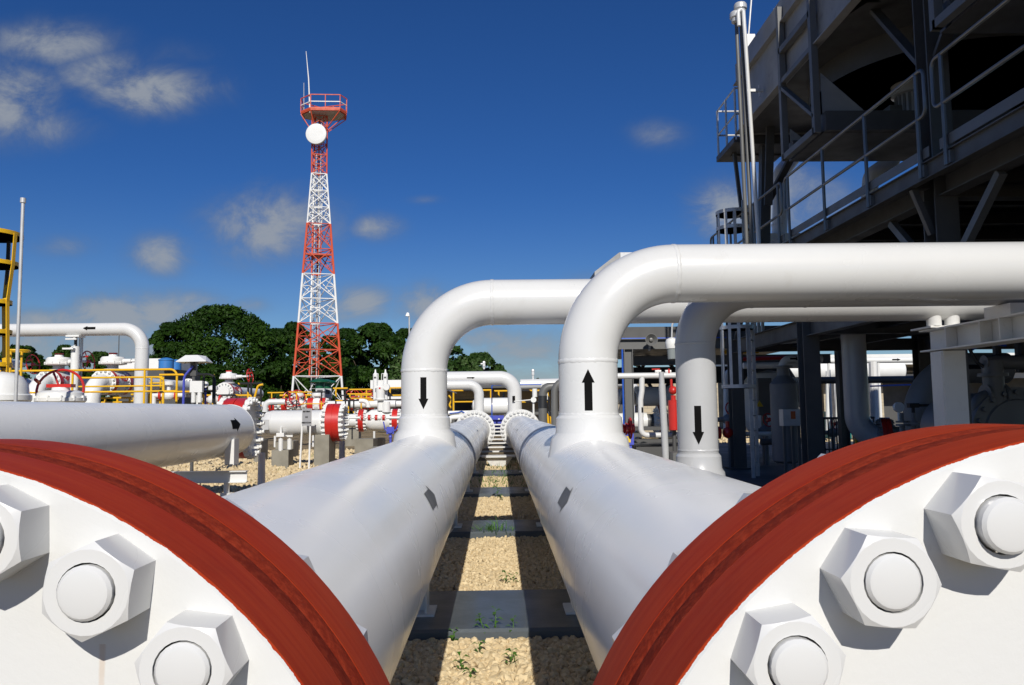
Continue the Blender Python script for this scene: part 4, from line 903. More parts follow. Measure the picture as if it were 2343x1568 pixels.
m = MB(); m.cyl(dc - dd * .3, V((bx, d, dc.z)), .08); T.part('dish_mount', m, GALV)
a, b_ = P(709, 258, d - .9), P(700, 118, d - .9); m = MB(); m.tube([a, a + (b_ - a) * .55 + X * .06, b_], [.06, .045, .02], 8); T.part('whip_antenna', m, TWHITE)
a, b_ = P(695, 258, d + .2), P(695, 190, d + .2); m = MB(); m.tube([a, b_], [.035, .02], 8); T.part('whip_antenna', m, GALV)
T.done((bx, d, 0))
T = Thing('lamp_post', 'slender distant lamp post showing above the trees beside the down-arrow bend', 'lamp post')
d = 58; a = P(937, 770, d); b_ = P(936, 722, d); m = MB(); m.cyl((a.x, d, 0), b_, .06, seg=8); T.part('post', m, GALV); m = MB(); m.cyl(P(932, 724, d), P(933, 716, d), .18, .1, 10); T.part('lamp', m, WHITE2); T.done()
T = Thing('radio_mast', 'very thin mast wire standing up behind the arch pipe', 'mast')
d = 56; a = P(454 * .6, 850, d); b_ = P(454 * .6, 765, d); m = MB(); m.cyl((a.x, d, 0), b_, .035, seg=6); T.part('mast', m, DGREY); T.done()

# ================================================================== cooler structure (shaded steel frame with deck, fans above)
SX = 5.35; CY_ = (.80, 4.95, 9.10, 13.25, 17.40); ZD = 4.27
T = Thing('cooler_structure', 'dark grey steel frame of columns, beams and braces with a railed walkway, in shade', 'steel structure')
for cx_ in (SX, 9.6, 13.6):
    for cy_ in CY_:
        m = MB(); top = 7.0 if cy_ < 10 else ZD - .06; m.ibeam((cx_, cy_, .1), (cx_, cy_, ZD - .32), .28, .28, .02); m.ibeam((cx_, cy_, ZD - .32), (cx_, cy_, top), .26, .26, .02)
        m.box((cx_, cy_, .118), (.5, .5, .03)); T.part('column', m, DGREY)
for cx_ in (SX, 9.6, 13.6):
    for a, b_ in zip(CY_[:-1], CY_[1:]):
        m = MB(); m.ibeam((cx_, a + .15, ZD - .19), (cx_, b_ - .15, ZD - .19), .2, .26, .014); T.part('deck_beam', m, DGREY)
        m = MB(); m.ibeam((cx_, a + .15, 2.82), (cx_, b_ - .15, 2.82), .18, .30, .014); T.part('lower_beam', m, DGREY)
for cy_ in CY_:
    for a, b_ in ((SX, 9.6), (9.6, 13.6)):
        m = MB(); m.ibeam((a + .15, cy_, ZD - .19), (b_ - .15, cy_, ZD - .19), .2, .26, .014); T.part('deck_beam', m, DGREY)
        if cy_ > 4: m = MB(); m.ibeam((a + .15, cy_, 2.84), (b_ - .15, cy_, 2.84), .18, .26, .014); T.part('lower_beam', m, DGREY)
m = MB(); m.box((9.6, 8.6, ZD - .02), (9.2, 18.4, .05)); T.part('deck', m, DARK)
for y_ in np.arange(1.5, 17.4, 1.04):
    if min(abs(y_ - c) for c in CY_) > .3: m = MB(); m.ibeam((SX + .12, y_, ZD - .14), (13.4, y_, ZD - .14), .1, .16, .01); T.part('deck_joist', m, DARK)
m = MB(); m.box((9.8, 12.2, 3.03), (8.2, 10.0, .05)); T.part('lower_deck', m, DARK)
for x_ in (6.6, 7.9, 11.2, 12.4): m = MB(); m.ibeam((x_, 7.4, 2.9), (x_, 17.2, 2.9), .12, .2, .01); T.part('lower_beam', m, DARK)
# walkway edge outside the columns, on brackets
wx = 4.98
m = MB(); m.ibeam((wx, 2.6, ZD - .10), (wx, 17.6, ZD - .10), .10, .20, .012); T.part('walkway_channel', m, DGREY)
for cy_ in CY_[1:]: m = MB(); m.ibeam((wx, cy_, ZD - .12), (SX - .14, cy_, ZD - .12), .1, .16, .01); m.bar((wx + .05, cy_, ZD - .2), (SX - .12, cy_, ZD - .75), .07, .07); T.part('bracket', m, DGREY)
# knee braces below deck and above
for cy_, sg in ((13.25, -1), (13.25, 1), (9.1, -1), (9.1, 1), (17.4, -1)):
    m = MB(); m.bar((SX, cy_ + sg * .1, 2.98), (SX, cy_ + sg * 1.15, ZD - .34), .09, .09); T.part('knee_brace', m, MGREY)
m = MB(); m.bar((SX + .3, 9.1, 3.0), (7.7, 9.1, ZD - .34), .12, .12); T.part('knee_brace', m, MGREY)
for (y0_, z0_, y1_, z1_) in ((9.25, 5.66, 10.4, 7.0), (8.95, 5.66, 7.6, 7.0)):
    m = MB(); m.bar((SX, y0_, z0_), (SX, y1_, z1_), .14, .05); T.part('brace', m, DGREY)
m = MB(); m.bar((SX + .1, 9.1, 5.8), (6.6, 9.1, 7.0), .14, .05); T.part('brace', m, DGREY)
m = MB(); m.bar(P(1760, 456, 15.7), P(1836, 312, 14.4), .14, .06); T.part('brace', m, DGREY)
m = MB(); m.bar(P(1747, 560, 15.7), P(1751, 290, 15.7), .20, .20); T.part('column', m, DGREY)
m = MB(); m.bar(P(1757, 470, 15.2), P(1763, 240, 14.9), .16, .05); T.part('brace', m, DGREY)
# tubular handrails with hooped ends
def hand(y0_, y1_, posts, x_=wx - .06):
    m = MB(); z0_, z1_ = ZD + .52, ZD + 1.07
    m.tube(fillet([(x_, (y0_ + y1_) / 2, z1_), (x_, y0_, z1_), (x_, y0_, z0_), (x_, (y0_ + y1_) / 2, z0_)], .09, 5), .022, 10)
    m.tube(fillet([(x_, (y0_ + y1_) / 2, z1_), (x_, y1_, z1_), (x_, y1_, z0_), (x_, (y0_ + y1_) / 2, z0_)], .09, 5), .022, 10)
    h = T.part('handrail', m, RAILM)
    for py_ in posts: m = MB(); m.cyl((x_, py_, ZD - .18), (x_, py_, z1_), .024, seg=10); m.box((x_ + .03, py_, ZD - .1), (.05, .12, .14)); T.part('post', m, RAILM, h)
    m = MB(); m.box((x_ + .03, (y0_ + y1_) / 2, ZD + .10), (.008, y1_ - y0_ - .05, .12)); T.part('toe_board', m, MGREY, h)
hand(13.05, 17.5, (13.22, 14.5, 16.0, 17.3)); hand(8.55, 12.9, (8.72, 10.0, 11.35, 12.75)); hand(4.2, 8.38, (4.5, 6.2, 8.2)); hand(2.7, 4.1, (2.9, 3.9))
# small balcony high at the far corner
m = MB(); a, b_ = P(1664, 345, 16.4), P(1712, 300, 14.9); bz = (a.z + b_.z) / 2; bxx = P(1668, 330, 16.2).x
m.box((bxx + .55, 16.2, bz), (1.3, 1.3, .12)); m.bar((bxx + .1, 16.2, bz - .05), (SX - .1, 16.2, bz - 1.5), .07, .07); bal = T.part('balcony', m, DGREY)
m = MB()
for zz in (.55, 1.1): m.tube([(SX + .3, 15.56, bz + zz), (bxx - .05, 15.56, bz + zz), (bxx - .05, 16.84, bz + zz), (SX + .3, 16.84, bz + zz)], .022, 8)
for p in ((bxx - .05, 15.56), (bxx - .05, 16.2), (bxx - .05, 16.84), (bxx + .45, 15.56), (bxx + .45, 16.84)): m.cyl((p[0], p[1], bz), (p[0], p[1], bz + 1.1), .024, seg=8)
T.part('balcony_railing', m, GALV, bal)
# unseen slab added to shade the support post, outside the camera view
m = MB(); m.box((4.35, .7, ZD - .05), (1.1, 3.6, .1)); T.part('added_shade_slab', m, DGREY)
T.done((SX, 9.1, .1))

# air cooler on top ---------------------------------------------------------------
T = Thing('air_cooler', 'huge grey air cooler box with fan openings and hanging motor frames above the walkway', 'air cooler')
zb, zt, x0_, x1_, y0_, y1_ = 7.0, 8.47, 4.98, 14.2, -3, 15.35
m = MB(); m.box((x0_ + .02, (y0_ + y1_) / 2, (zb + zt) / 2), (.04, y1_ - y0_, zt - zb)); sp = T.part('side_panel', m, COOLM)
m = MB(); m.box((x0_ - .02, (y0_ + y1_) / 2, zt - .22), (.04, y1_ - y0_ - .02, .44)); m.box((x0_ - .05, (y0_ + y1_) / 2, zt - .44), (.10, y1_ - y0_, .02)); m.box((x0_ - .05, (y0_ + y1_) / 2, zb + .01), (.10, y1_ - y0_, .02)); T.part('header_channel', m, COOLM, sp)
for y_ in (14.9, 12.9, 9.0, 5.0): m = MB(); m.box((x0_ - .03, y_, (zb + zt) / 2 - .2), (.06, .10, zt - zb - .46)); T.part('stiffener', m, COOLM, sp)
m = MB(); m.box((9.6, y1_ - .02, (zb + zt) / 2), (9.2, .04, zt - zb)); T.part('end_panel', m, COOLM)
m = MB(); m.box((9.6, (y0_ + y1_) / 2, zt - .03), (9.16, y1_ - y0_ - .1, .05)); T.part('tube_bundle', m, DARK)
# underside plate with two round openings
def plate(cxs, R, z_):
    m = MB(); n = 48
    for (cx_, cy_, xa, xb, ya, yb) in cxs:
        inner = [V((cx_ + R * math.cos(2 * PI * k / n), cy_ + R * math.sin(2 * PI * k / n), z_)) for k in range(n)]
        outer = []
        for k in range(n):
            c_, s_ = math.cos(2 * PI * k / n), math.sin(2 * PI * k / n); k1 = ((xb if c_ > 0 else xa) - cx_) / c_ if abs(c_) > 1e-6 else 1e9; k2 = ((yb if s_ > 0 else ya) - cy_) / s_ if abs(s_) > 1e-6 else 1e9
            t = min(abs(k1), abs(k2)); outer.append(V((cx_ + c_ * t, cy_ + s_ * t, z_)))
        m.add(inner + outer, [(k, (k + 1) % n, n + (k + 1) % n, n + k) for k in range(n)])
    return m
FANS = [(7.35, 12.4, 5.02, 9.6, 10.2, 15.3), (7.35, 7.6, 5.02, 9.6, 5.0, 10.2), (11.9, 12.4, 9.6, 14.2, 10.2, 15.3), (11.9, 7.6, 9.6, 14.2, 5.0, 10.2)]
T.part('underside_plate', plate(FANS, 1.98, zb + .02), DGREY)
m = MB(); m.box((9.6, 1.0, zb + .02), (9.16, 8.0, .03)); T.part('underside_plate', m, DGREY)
for (cx_, cy_, *_r) in FANS[:2]:
    m = MB(); m.lathe((cx_, cy_, zb - .36), Z, [(0, 1.99), (.62, 1.99), (.62, 1.96), (0, 1.96), (0, 1.99)], 64); fr_i = T.part('fan_ring', m, DGREY)
    for k in range(4):
        m = MB(); an = .4 + PI / 2 * k; m.bar((cx_, cy_, zb + .16), (cx_ + 1.85 * math.cos(an), cy_ + 1.85 * math.sin(an), zb + .22), .34, .03); T.part('fan_blade', m, DGREY, fr_i)
    m = MB()
    for k in range(-9, 10):
        h_ = math.sqrt(max(0, 1.96 ** 2 - (k * .2) ** 2)); m.bar((cx_ + k * .2, cy_ - h_, zb - .30), (cx_ + k * .2, cy_ + h_, zb - .30), .012, .012); m.bar((cx_ - h_, cy_ + k * .2, zb - .30), (cx_ + h_, cy_ + k * .2, zb - .30), .012, .012)
    T.part('fan_guard', m, DGREY, fr_i)
# hanging frames, motor bridge and motor
def hframe(y_, yb, zlow):
    m = MB(); m.bar((4.90, y_, zlow), (4.90, y_, 8.3), .10, .10); m.bar((4.90, yb, zlow), (4.90, yb, 8.3), .10, .10); m.bar((4.90, y_, zlow + .05), (4.90, yb, zlow + .05), .10, .10)
    m.bar((4.90, y_, zlow + 1.27), (4.90, yb, zlow + .27), .10, .05); m.bar((4.90, y_, 6.98), (4.90, yb, 6.98), .08, .08); m.bar((4.90, y_, 7.52), (4.90, yb, 7.52), .10, .1)
    fr2 = T.part('hanging_frame', m, MGREY)
    m = MB(); m.prism([(5.0, y_, zlow + .1), (5.0, y_, zlow + .55), (5.55, y_, zlow + .1)], (0, .012, 0)); T.part('gusset', m, COOLM, fr2)
    m = MB(); m.prism([(5.0, yb, zlow + .3), (5.0, yb, zlow + .95), (5.7, yb, zlow + .3)], (0, .012, 0)); T.part('gusset', m, COOLM, fr2)
    m = MB(); m.box((7.3, yb, zlow + .16), (4.6, .22, .30)); m.box((7.3, y_, zlow + .16), (4.6, .22, .30)); m.box((7.3, (y_ + yb) / 2, zlow + .02), (4.6, abs(yb - y_), .03)); T.part('motor_bridge', m, DGREY)
    c = V((6.75, (y_ + yb) / 2, zlow + .33)); m = MB(); m.lathe(c, Z, [(0, .26), (.04, .29), (.06, .24), (.5, .24), (.52, .30), (.74, .30), (.80, .22), (.82, .02)], 32); mo = T.part('motor', m, WGREY)
    m = MB()
    for k in range(20): an = 2 * PI * k / 20; m.bar(c + V((.25 * math.cos(an), .25 * math.sin(an), .07)), c + V((.25 * math.cos(an), .25 * math.sin(an), .5)), .04, .01, V((math.cos(an), math.sin(an), 0)))
    m.box(c + V((-.32, 0, .2)), (.2, .22, .25)); T.part('motor_fins', m, MGREY, mo)
hframe(12.75, 11.45, 5.62); hframe(8.2, 6.9, 5.62)
m = MB(); m.box((9.6, 15.9, 7.06), (9.0, 1.0, .05)); m.ibeam((5.1, 15.46, 6.93), (14.2, 15.46, 6.93), .10, .20); m.ibeam((5.1, 16.36, 6.98), (14.2, 16.36, 6.98), .1, .20); T.part('rear_walkway', m, DGREY)
for y_, in ((13.3,), (9.9,)):
    m = MB(); m.torus((x0_ + .1, y_, zt + .07), Y, .06, .018, 16, 8); T.part('lifting_eye', m, GALV)
p = P(1727, 105, 15.2); m = MB(); m.box((5.15, 15.1, zt + .22), (.22, .18, .55)); T.part('antenna_box', m, WHITE2)
m = MB(); a = V((5.15, 15.1, zt + .45)); m.tube([a, P(1723, -60, 15.1)], .018, 6); T.part('whip_antenna', m, GALV)
T.done((SX, 9.1, 7.0))

# vent stacks leaning along the cooler corner
T = Thing('vent_stack', 'slim bright white vent pipe with a hooked top beside the cooler corner', 'vent pipe', 'slim vent pipes by the cooler'); d = 13.8
m = MB(); m.tube(fillet([P(1738, 600, d), P(1700, 24, d), P(1688, 24, d), P(1690, 60, d)], .05, 6), .036, 14); T.part('pipe', m, WHITE)
m = MB(); q = P(1712, 208, d); m.box(q + X * .12, (.30, .05, .05)); m.box(q + X * .2 + Z * .0, (.02, .04, .22)); T.part('bracket', m, GALV); T.done()
for (t_, b_, lab, mt) in (((1693.5, 28), (1722, 600), 'shaded grey vent pipe with a cap, tallest of the slim trio', GALV), ((1684, 48), (1710, 600), 'shaded grey vent pipe with a rusty cap, shortest of the slim trio', GALV)):
    T = Thing('vent_stack', lab, 'vent pipe', 'slim vent pipes by the cooler'); a, c = P(*t_, d + .15), P(*b_, d + .15)
    m = MB(); m.cyl(c, a, .034, seg=14); k = T.part('pipe', m, MGREY); m = MB(); m.lathe(a - Z * .06, Z, [(0, .05), (.03, .09), (.09, .095), (.11, .12), (.19, .12), (.22, .10), (.225, .01)], 20); T.part('cap', m, GALV, k); T.done()

# S-shaped white pipes behind the walkway
for lab, pts in (('white pipe stepping down in an S bend from the cooler to a header box', [(1829, 285, 17.2), (1828, 345, 17.2), (1786, 395, 17.0), (1783, 545, 17.0)]),
                 ('white pipe curving down in an S bend behind the middle of the walkway railing', [(2047, 300, 13.6), (2044, 366, 13.6), (1992, 402, 13.6), (1983, 520, 13.6)])):
    T = Thing('white_drop_pipe', lab, 'pipe'); q = [P(*p) for p in pts]; m = MB(); m.tube(fillet([q[0], q[1], q[2], q[3]], .22, 10), .165 if pts[0][0] < 1900 else .14, 28); k = T.part('pipe', m, WHITE2)
    if pts[0][0] < 1900:
        weld(T, q[3] + Z * .3, Z, .165, WHITE2, k); m = MB(); c = P(1800, 552, 17.0); m.box(c + V((.15, 0, -.05)), (1.3, .5, .35)); T.part('header_box', m, WHITE2)
    T.done()

# caged ladder
T = Thing('caged_ladder', 'galvanised ladder with round safety cage standing before the steel column', 'ladder'); d = 15.5
c = P(1686, 885, d); cx_ = c.x; lx = P(1716, 900, d).x
for zz in (c.z, P(0, 769, d).z, P(0, 650, d).z, P(0, 540, d).z, P(1672, 491, d).z):
    m = MB(); m.lathe((cx_, d - .1, zz - .035), Z, [(0, .33), (.07, .33), (.07, .322), (0, .322), (0, .33)], 40); T.part('hoop', m, GALV)
ztop = P(1672, 491, d).z
for an in (-2.9, -2.3, -1.75, -1.2, 2.6): e = V((math.cos(an), math.sin(an), 0)) * .318; m = MB(); m.bar(V((cx_, d - .1, c.z)) + e, V((cx_, d - .1, ztop)) + e, .06, .012, e); T.part('cage_strap', m, GALV)
for s_ in (-.2, .2): m = MB(); m.bar((lx, d - .1 + s_ * .6 - .3 * 0, .1) if False else (lx + s_ * .55, d - .15 + s_, .1), (lx + s_ * .55, d - .15 + s_, ztop + .2), .07, .025); T.part('stile', m, GALV)
m = MB()
for k in range(17): m.cyl((lx - .11, d - .35, .4 + k * .3), (lx + .11, d + .05, .4 + k * .3), .013, seg=6)
T.part('rungs', m, GALV); T.done((lx, d, .1))

# things standing in the shade under the cooler ------------------------------------
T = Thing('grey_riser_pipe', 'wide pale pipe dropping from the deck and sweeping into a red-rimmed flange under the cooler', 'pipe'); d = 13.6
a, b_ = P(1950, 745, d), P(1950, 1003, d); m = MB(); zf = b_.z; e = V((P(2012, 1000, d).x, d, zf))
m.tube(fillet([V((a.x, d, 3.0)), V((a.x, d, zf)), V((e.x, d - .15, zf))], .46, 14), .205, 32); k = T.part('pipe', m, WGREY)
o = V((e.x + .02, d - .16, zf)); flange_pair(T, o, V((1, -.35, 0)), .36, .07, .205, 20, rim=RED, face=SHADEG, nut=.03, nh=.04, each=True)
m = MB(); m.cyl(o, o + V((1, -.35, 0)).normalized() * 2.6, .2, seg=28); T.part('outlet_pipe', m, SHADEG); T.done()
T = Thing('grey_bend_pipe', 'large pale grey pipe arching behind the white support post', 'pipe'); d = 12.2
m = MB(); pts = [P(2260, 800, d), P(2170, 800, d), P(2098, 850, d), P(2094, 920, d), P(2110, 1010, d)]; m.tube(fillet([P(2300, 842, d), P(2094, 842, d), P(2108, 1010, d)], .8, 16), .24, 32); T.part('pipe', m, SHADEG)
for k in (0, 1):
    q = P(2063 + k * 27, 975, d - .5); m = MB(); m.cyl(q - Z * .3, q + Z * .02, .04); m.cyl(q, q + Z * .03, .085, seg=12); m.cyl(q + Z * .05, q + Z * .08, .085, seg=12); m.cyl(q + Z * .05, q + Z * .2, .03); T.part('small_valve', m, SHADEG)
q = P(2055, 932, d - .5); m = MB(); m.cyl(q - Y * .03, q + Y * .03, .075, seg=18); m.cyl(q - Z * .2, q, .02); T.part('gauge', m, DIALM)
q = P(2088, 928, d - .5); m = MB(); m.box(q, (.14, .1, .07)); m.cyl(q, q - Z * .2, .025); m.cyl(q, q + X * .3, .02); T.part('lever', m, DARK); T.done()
T = Thing('control_cabinet', 'grey control cabinet with a yellow warning triangle behind the caged ladder', 'cabinet'); d = 18.6
a, b_ = P(1728, 866, d), P(1762, 950, d); m = MB(); m.box(((a.x + b_.x) / 2, d, (a.z + b_.z) / 2), (b_.x - a.x, .35, a.z - b_.z)); k = T.part('body', m, MGREY)
q = P(1737, 925, d - .18); m = MB(); m.prism([q + V((-.09, -.004, -.06)), q + V((.09, -.004, -.06)), q + V((0, -.004, .09))], (0, .006, 0)); T.part('warning_triangle', m, WARN, k)
m = MB(); m.bar(((a.x + b_.x) / 2, d, .1), ((a.x + b_.x) / 2, d, b_.z), .1, .1); T.part('post', m, MGREY); T.done()
T = Thing('control_cabinet', 'wide grey junction cabinet with a small orange plate in front of the white bottle vessel', 'cabinet'); d = 15.2
a, b_ = P(1786, 937, d), P(1838, 974, d); m = MB(); m.box(((a.x + b_.x) / 2, d, (a.z + b_.z) / 2), (b_.x - a.x, .22, a.z - b_.z)); k = T.part('body', m, GALV)
q = P(1814, 950, d - .115); m = MB(); m.box(q, (.09, .008, .15)); T.part('warning_plate', m, ORANGE, k)
for px in (1793, 1812, 1826): m = MB(); q = P(px, 974, d); m.bar((q.x, d, .1), (q.x, d, q.z), .05, .05); T.part('leg', m, MGREY)
T.done()
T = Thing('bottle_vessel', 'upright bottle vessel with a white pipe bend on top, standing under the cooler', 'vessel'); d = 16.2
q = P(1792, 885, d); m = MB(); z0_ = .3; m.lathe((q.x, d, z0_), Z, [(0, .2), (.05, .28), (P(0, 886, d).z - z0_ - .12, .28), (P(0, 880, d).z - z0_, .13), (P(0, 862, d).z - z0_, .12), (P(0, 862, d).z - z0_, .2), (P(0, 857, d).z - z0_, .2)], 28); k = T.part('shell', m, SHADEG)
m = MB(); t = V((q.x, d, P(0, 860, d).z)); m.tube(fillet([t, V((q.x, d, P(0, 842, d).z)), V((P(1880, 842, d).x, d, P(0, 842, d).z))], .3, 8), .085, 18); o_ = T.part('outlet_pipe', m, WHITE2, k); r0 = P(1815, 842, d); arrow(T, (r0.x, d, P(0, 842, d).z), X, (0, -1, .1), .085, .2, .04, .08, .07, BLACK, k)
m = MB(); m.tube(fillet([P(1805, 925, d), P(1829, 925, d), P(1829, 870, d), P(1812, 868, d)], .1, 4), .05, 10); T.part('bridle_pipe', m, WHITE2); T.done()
T = Thing('white_vessel', 'long white horizontal drum lit by the sun beyond the cooler columns', 'vessel'); d = 30
a, b_ = P(1758, 851, d), P(2062, 847, d); a.z = b_.z; m = MB(); m.lathe(a, X, [(0, .02), (.08, .25), (.3, .42), ((b_ - a).length - .05, .42), ((b_ - a).length, .36), ((b_ - a).length + .02, .01)], 40); T.part('shell', m, WHITE2)
for px in (1790, 1905, 1990): q = P(px, 860, d); m = MB(); m.box((q.x, d, a.z / 2 - .15), (.16, .5, a.z - .3)); T.part('saddle_leg', m, GALV)
T.done()
T = Thing('white_pipe', 'thin white level pipe with a small black arrow above the sunlit drum', 'pipe'); d = 27
a, b_ = P(1870, 826, d), P(2140, 824, d); b_.z = a.z; m = MB(); m.cyl(a, b_, .10, seg=18); k = T.part('pipe', m, WHITE2); q = P(2047, 825, d); arrow(T, (q.x, d, a.z), X, (0, -1, .1), .10, .3, .05, .1, .12, BLACK, k)
for px in (1895, 2008): q = P(px, 826, d); m = MB(); m.cyl((q.x, d, 0), (q.x, d, a.z), .05, seg=8); T.part('leg', m, WHITE2)
T.done()
T = Thing('white_pipe', 'shaded white level pipe crossing behind the caged ladder under the deck', 'pipe'); d = 17.0
a, b_ = P(1700, 837, d), P(1865, 837, d); b_.z = a.z; m = MB(); m.cyl(a, b_, .07, seg=16); T.part('pipe', m, WHITE2); T.done()
T = Thing('white_pipe', 'shaded low white level pipe with a red valve near the floor behind the grey riser', 'pipe'); d = 17.6
a, b_ = P(1655, 994, d), P(1790, 992, d); b_.z = a.z; m = MB(); m.cyl(a, b_, .05, seg=14); T.part('pipe', m, WHITE2); q = P(1665, 990, d); m = MB(); m.sphere(q, .13, 12, 8); m.cyl(q, q + Z * .25, .05); m.cyl(q - X * .25, q - X * .18, .14, seg=14); T.part('red_valve', m, RED); T.done()
T = Thing('white_vessel', 'plump white upright vessel with rounded bottom in the shade behind the bottle vessel', 'vessel'); d = 21
q = P(1760, 950, d); m = MB(); m.lathe((q.x, d, .5), Z, [(0, .02), (.12, .38), (.35, .6), (.6, .68), (1.6, .68), (1.85, .5), (1.95, .02)], 36); T.part('shell', m, WHITE2)
for s_ in (-.4, .4): m = MB(); m.cyl((q.x + s_, d, 0), (q.x + s_, d, .9), .06, seg=8); T.part('leg', m, MGREY)
T.done()
T = Thing('service_building', 'long service building with pale roof edge and walls coloured dark as shade with beige lit strips behind the cooler', 'building'); d = 46
a, b_ = P(1720, 838, d), P(2600, 830, d); m = MB(); w_ = b_.x - a.x; m.box((a.x + w_ / 2, d + 5, a.z / 2 - .2), (w_, 7, a.z - .4)); wl_ = T.part('wall', m, DGREY); m = MB(); m.box((a.x + w_ / 2, d + 3.5, a.z + .2), (w_ + .8, 11, .6)); T.part('roof', m, WHITE2)  # block wall coloured dark grey to stand for the shade under the roof
m = MB(); m.box((a.x + w_ / 2, d - .4, a.z - .75), (w_, .2, .3)); T.part('eaves_beam', m, WGREY)
for px in (1772, 1900, 2018, 2130, 2290): q = P(px, 920, d); m = MB(); m.box((q.x, d + .6, a.z / 2 - .4), (.5, .5, a.z - .8)); T.part('lit_wall_strip', m, CMU)  # beige boxes added where sunlit bits of the wall show
T.done()
T = Thing('slatted_fence', 'blue slatted fence panel beyond the wide shaded pipe', 'fence'); d = 36
a, b_ = P(1895, 908, d), P(1935, 945, d); m = MB()
for k in range(9): x_ = a.x + (b_.x - a.x) * k / 8; m.box((x_, d, (a.z + b_.z) / 2), (.05, .04, a.z - b_.z + .6))
m.box(((a.x + b_.x) / 2, d + .04, a.z), (b_.x - a.x, .04, .06)); m.box(((a.x + b_.x) / 2, d + .04, b_.z - .2), (b_.x - a.x, .04, .06)); T.part('panel', m, BLUE); T.done()
T = Thing('waste_bin', 'teal green ribbed container standing before the blue slatted fence', 'container'); d = 32
a, b_ = P(1903, 945, d), P(1946, 972, d); m = MB(); m.box(((a.x + b_.x) / 2, d + .4, (a.z + .1) / 2), (b_.x - a.x, .8, a.z - .1))
for k in range(7): m.box((a.x + (b_.x - a.x) * (k + .5) / 7, d - .012, (a.z + .1) / 2), (.03, .024, a.z - .3))
T.part('body', m, TEAL); m = MB(); m.box(((a.x + b_.x) / 2, d + .4, a.z + .03), (b_.x - a.x + .08, .9, .05)); T.part('lid', m, TEAL); T.done()
for px, py0_, d, lab in ((1931, 985, 24, 'short yellow bollard in front of the teal container'), (1959, 985, 25, 'short yellow bollard half behind the wide shaded pipe'), (1803, 975, 24.5, 'short yellow bollard between the cabinet legs')):
    q = P(px, py0_, d); t = P(px, 960, d); m = MB(); m.cyl((q.x, d, 0), (q.x, d, max(.8, t.z)), .07, seg=14); m.sphere((q.x, d, max(.8, t.z)), .07, 12, 6); solo('bollard', lab, 'bollard', m, YELL, 'yellow bollards under the cooler')
T = Thing('dark_guard_rail', 'dark grey slender railing posts between the columns under the cooler', 'guard rail'); d = 20
m = MB()
for px in np.arange(1790, 2000, 9.5): q = P(px, 980, d); m.cyl((q.x, d, .1), (q.x, d, 1.15), .02, seg=6)
a, b_ = P(1785, 968, d), P(2000, 968, d); m.cyl((a.x, d, 1.15), (b_.x, d, 1.15), .03, seg=8); m.cyl((a.x, d, .35), (b_.x, d, .35), .02, seg=8); T.part('rail', m, DGREY); T.done()
# compressor package in the darkest corner
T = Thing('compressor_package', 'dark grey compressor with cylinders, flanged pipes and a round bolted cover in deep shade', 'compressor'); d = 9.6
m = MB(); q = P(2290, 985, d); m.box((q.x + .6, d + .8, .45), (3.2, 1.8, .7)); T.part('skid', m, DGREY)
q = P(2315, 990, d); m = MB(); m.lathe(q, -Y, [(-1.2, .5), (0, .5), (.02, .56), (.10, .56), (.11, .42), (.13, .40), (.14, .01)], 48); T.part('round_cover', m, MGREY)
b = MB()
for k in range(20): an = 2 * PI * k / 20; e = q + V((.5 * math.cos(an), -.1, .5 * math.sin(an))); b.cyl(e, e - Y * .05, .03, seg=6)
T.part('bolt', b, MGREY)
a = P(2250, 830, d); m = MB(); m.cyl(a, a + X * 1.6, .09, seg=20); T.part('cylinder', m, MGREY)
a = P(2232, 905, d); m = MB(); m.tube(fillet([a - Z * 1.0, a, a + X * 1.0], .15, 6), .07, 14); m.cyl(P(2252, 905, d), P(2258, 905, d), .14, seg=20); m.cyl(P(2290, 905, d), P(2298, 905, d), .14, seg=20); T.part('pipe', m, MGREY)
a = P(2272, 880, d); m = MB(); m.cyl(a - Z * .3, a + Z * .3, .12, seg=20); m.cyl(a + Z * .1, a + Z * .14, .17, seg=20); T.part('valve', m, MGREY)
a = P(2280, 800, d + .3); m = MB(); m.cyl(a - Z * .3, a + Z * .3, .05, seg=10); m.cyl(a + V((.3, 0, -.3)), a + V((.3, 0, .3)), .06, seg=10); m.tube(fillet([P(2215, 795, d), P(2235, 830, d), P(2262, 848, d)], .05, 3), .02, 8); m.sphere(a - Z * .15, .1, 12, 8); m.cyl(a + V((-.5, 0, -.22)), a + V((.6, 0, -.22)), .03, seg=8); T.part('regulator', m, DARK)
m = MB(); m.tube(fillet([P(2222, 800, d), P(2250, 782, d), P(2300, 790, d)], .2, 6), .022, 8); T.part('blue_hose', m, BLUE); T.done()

# ------------------------------------------------------------------ gap between the white riser and the grey riser
T = Thing('compressor_shelter', 'grey steel frame of a compressor shelter with cross braces and dark canopy', 'steel structure'); d = 19.5
zb1 = P(1440, 800, d).z
xa = P(1438, 900, d).x; m = MB(); m.ibeam((xa, d, .1), (xa, d, zb1), .22, .22, .016, X); m.box((xa, d - .0, .12), (.45, .4, .04)); T.part('column', m, MGREY)
xb_ = xa + 5.4
for x_, y_ in ((xb_, d), (xa, d + 7), (xb_, d + 7)): m = MB(); m.ibeam((x_, y_, .1), (x_, y_, zb1), .22, .22, .016, X); T.part('column', m, MGREY)
m = MB(); m.ibeam((xa - .6, d, zb1 + .13), (xb_, d, zb1 + .13), .2, .26, .014); T.part('front_beam', m, MGREY)
m = MB(); m.ibeam((xa + .2, d + .6, zb1 - .25), (xb_, d + .6, zb1 - .25), .2, .24, .014); T.part('inner_beam', m, MGREY)
m = MB(); m.box(((xa + xb_) / 2 - .2, d + 4.2, zb1 + .42), (6.6, 8.4, .3)); T.part('canopy', m, DGREY)
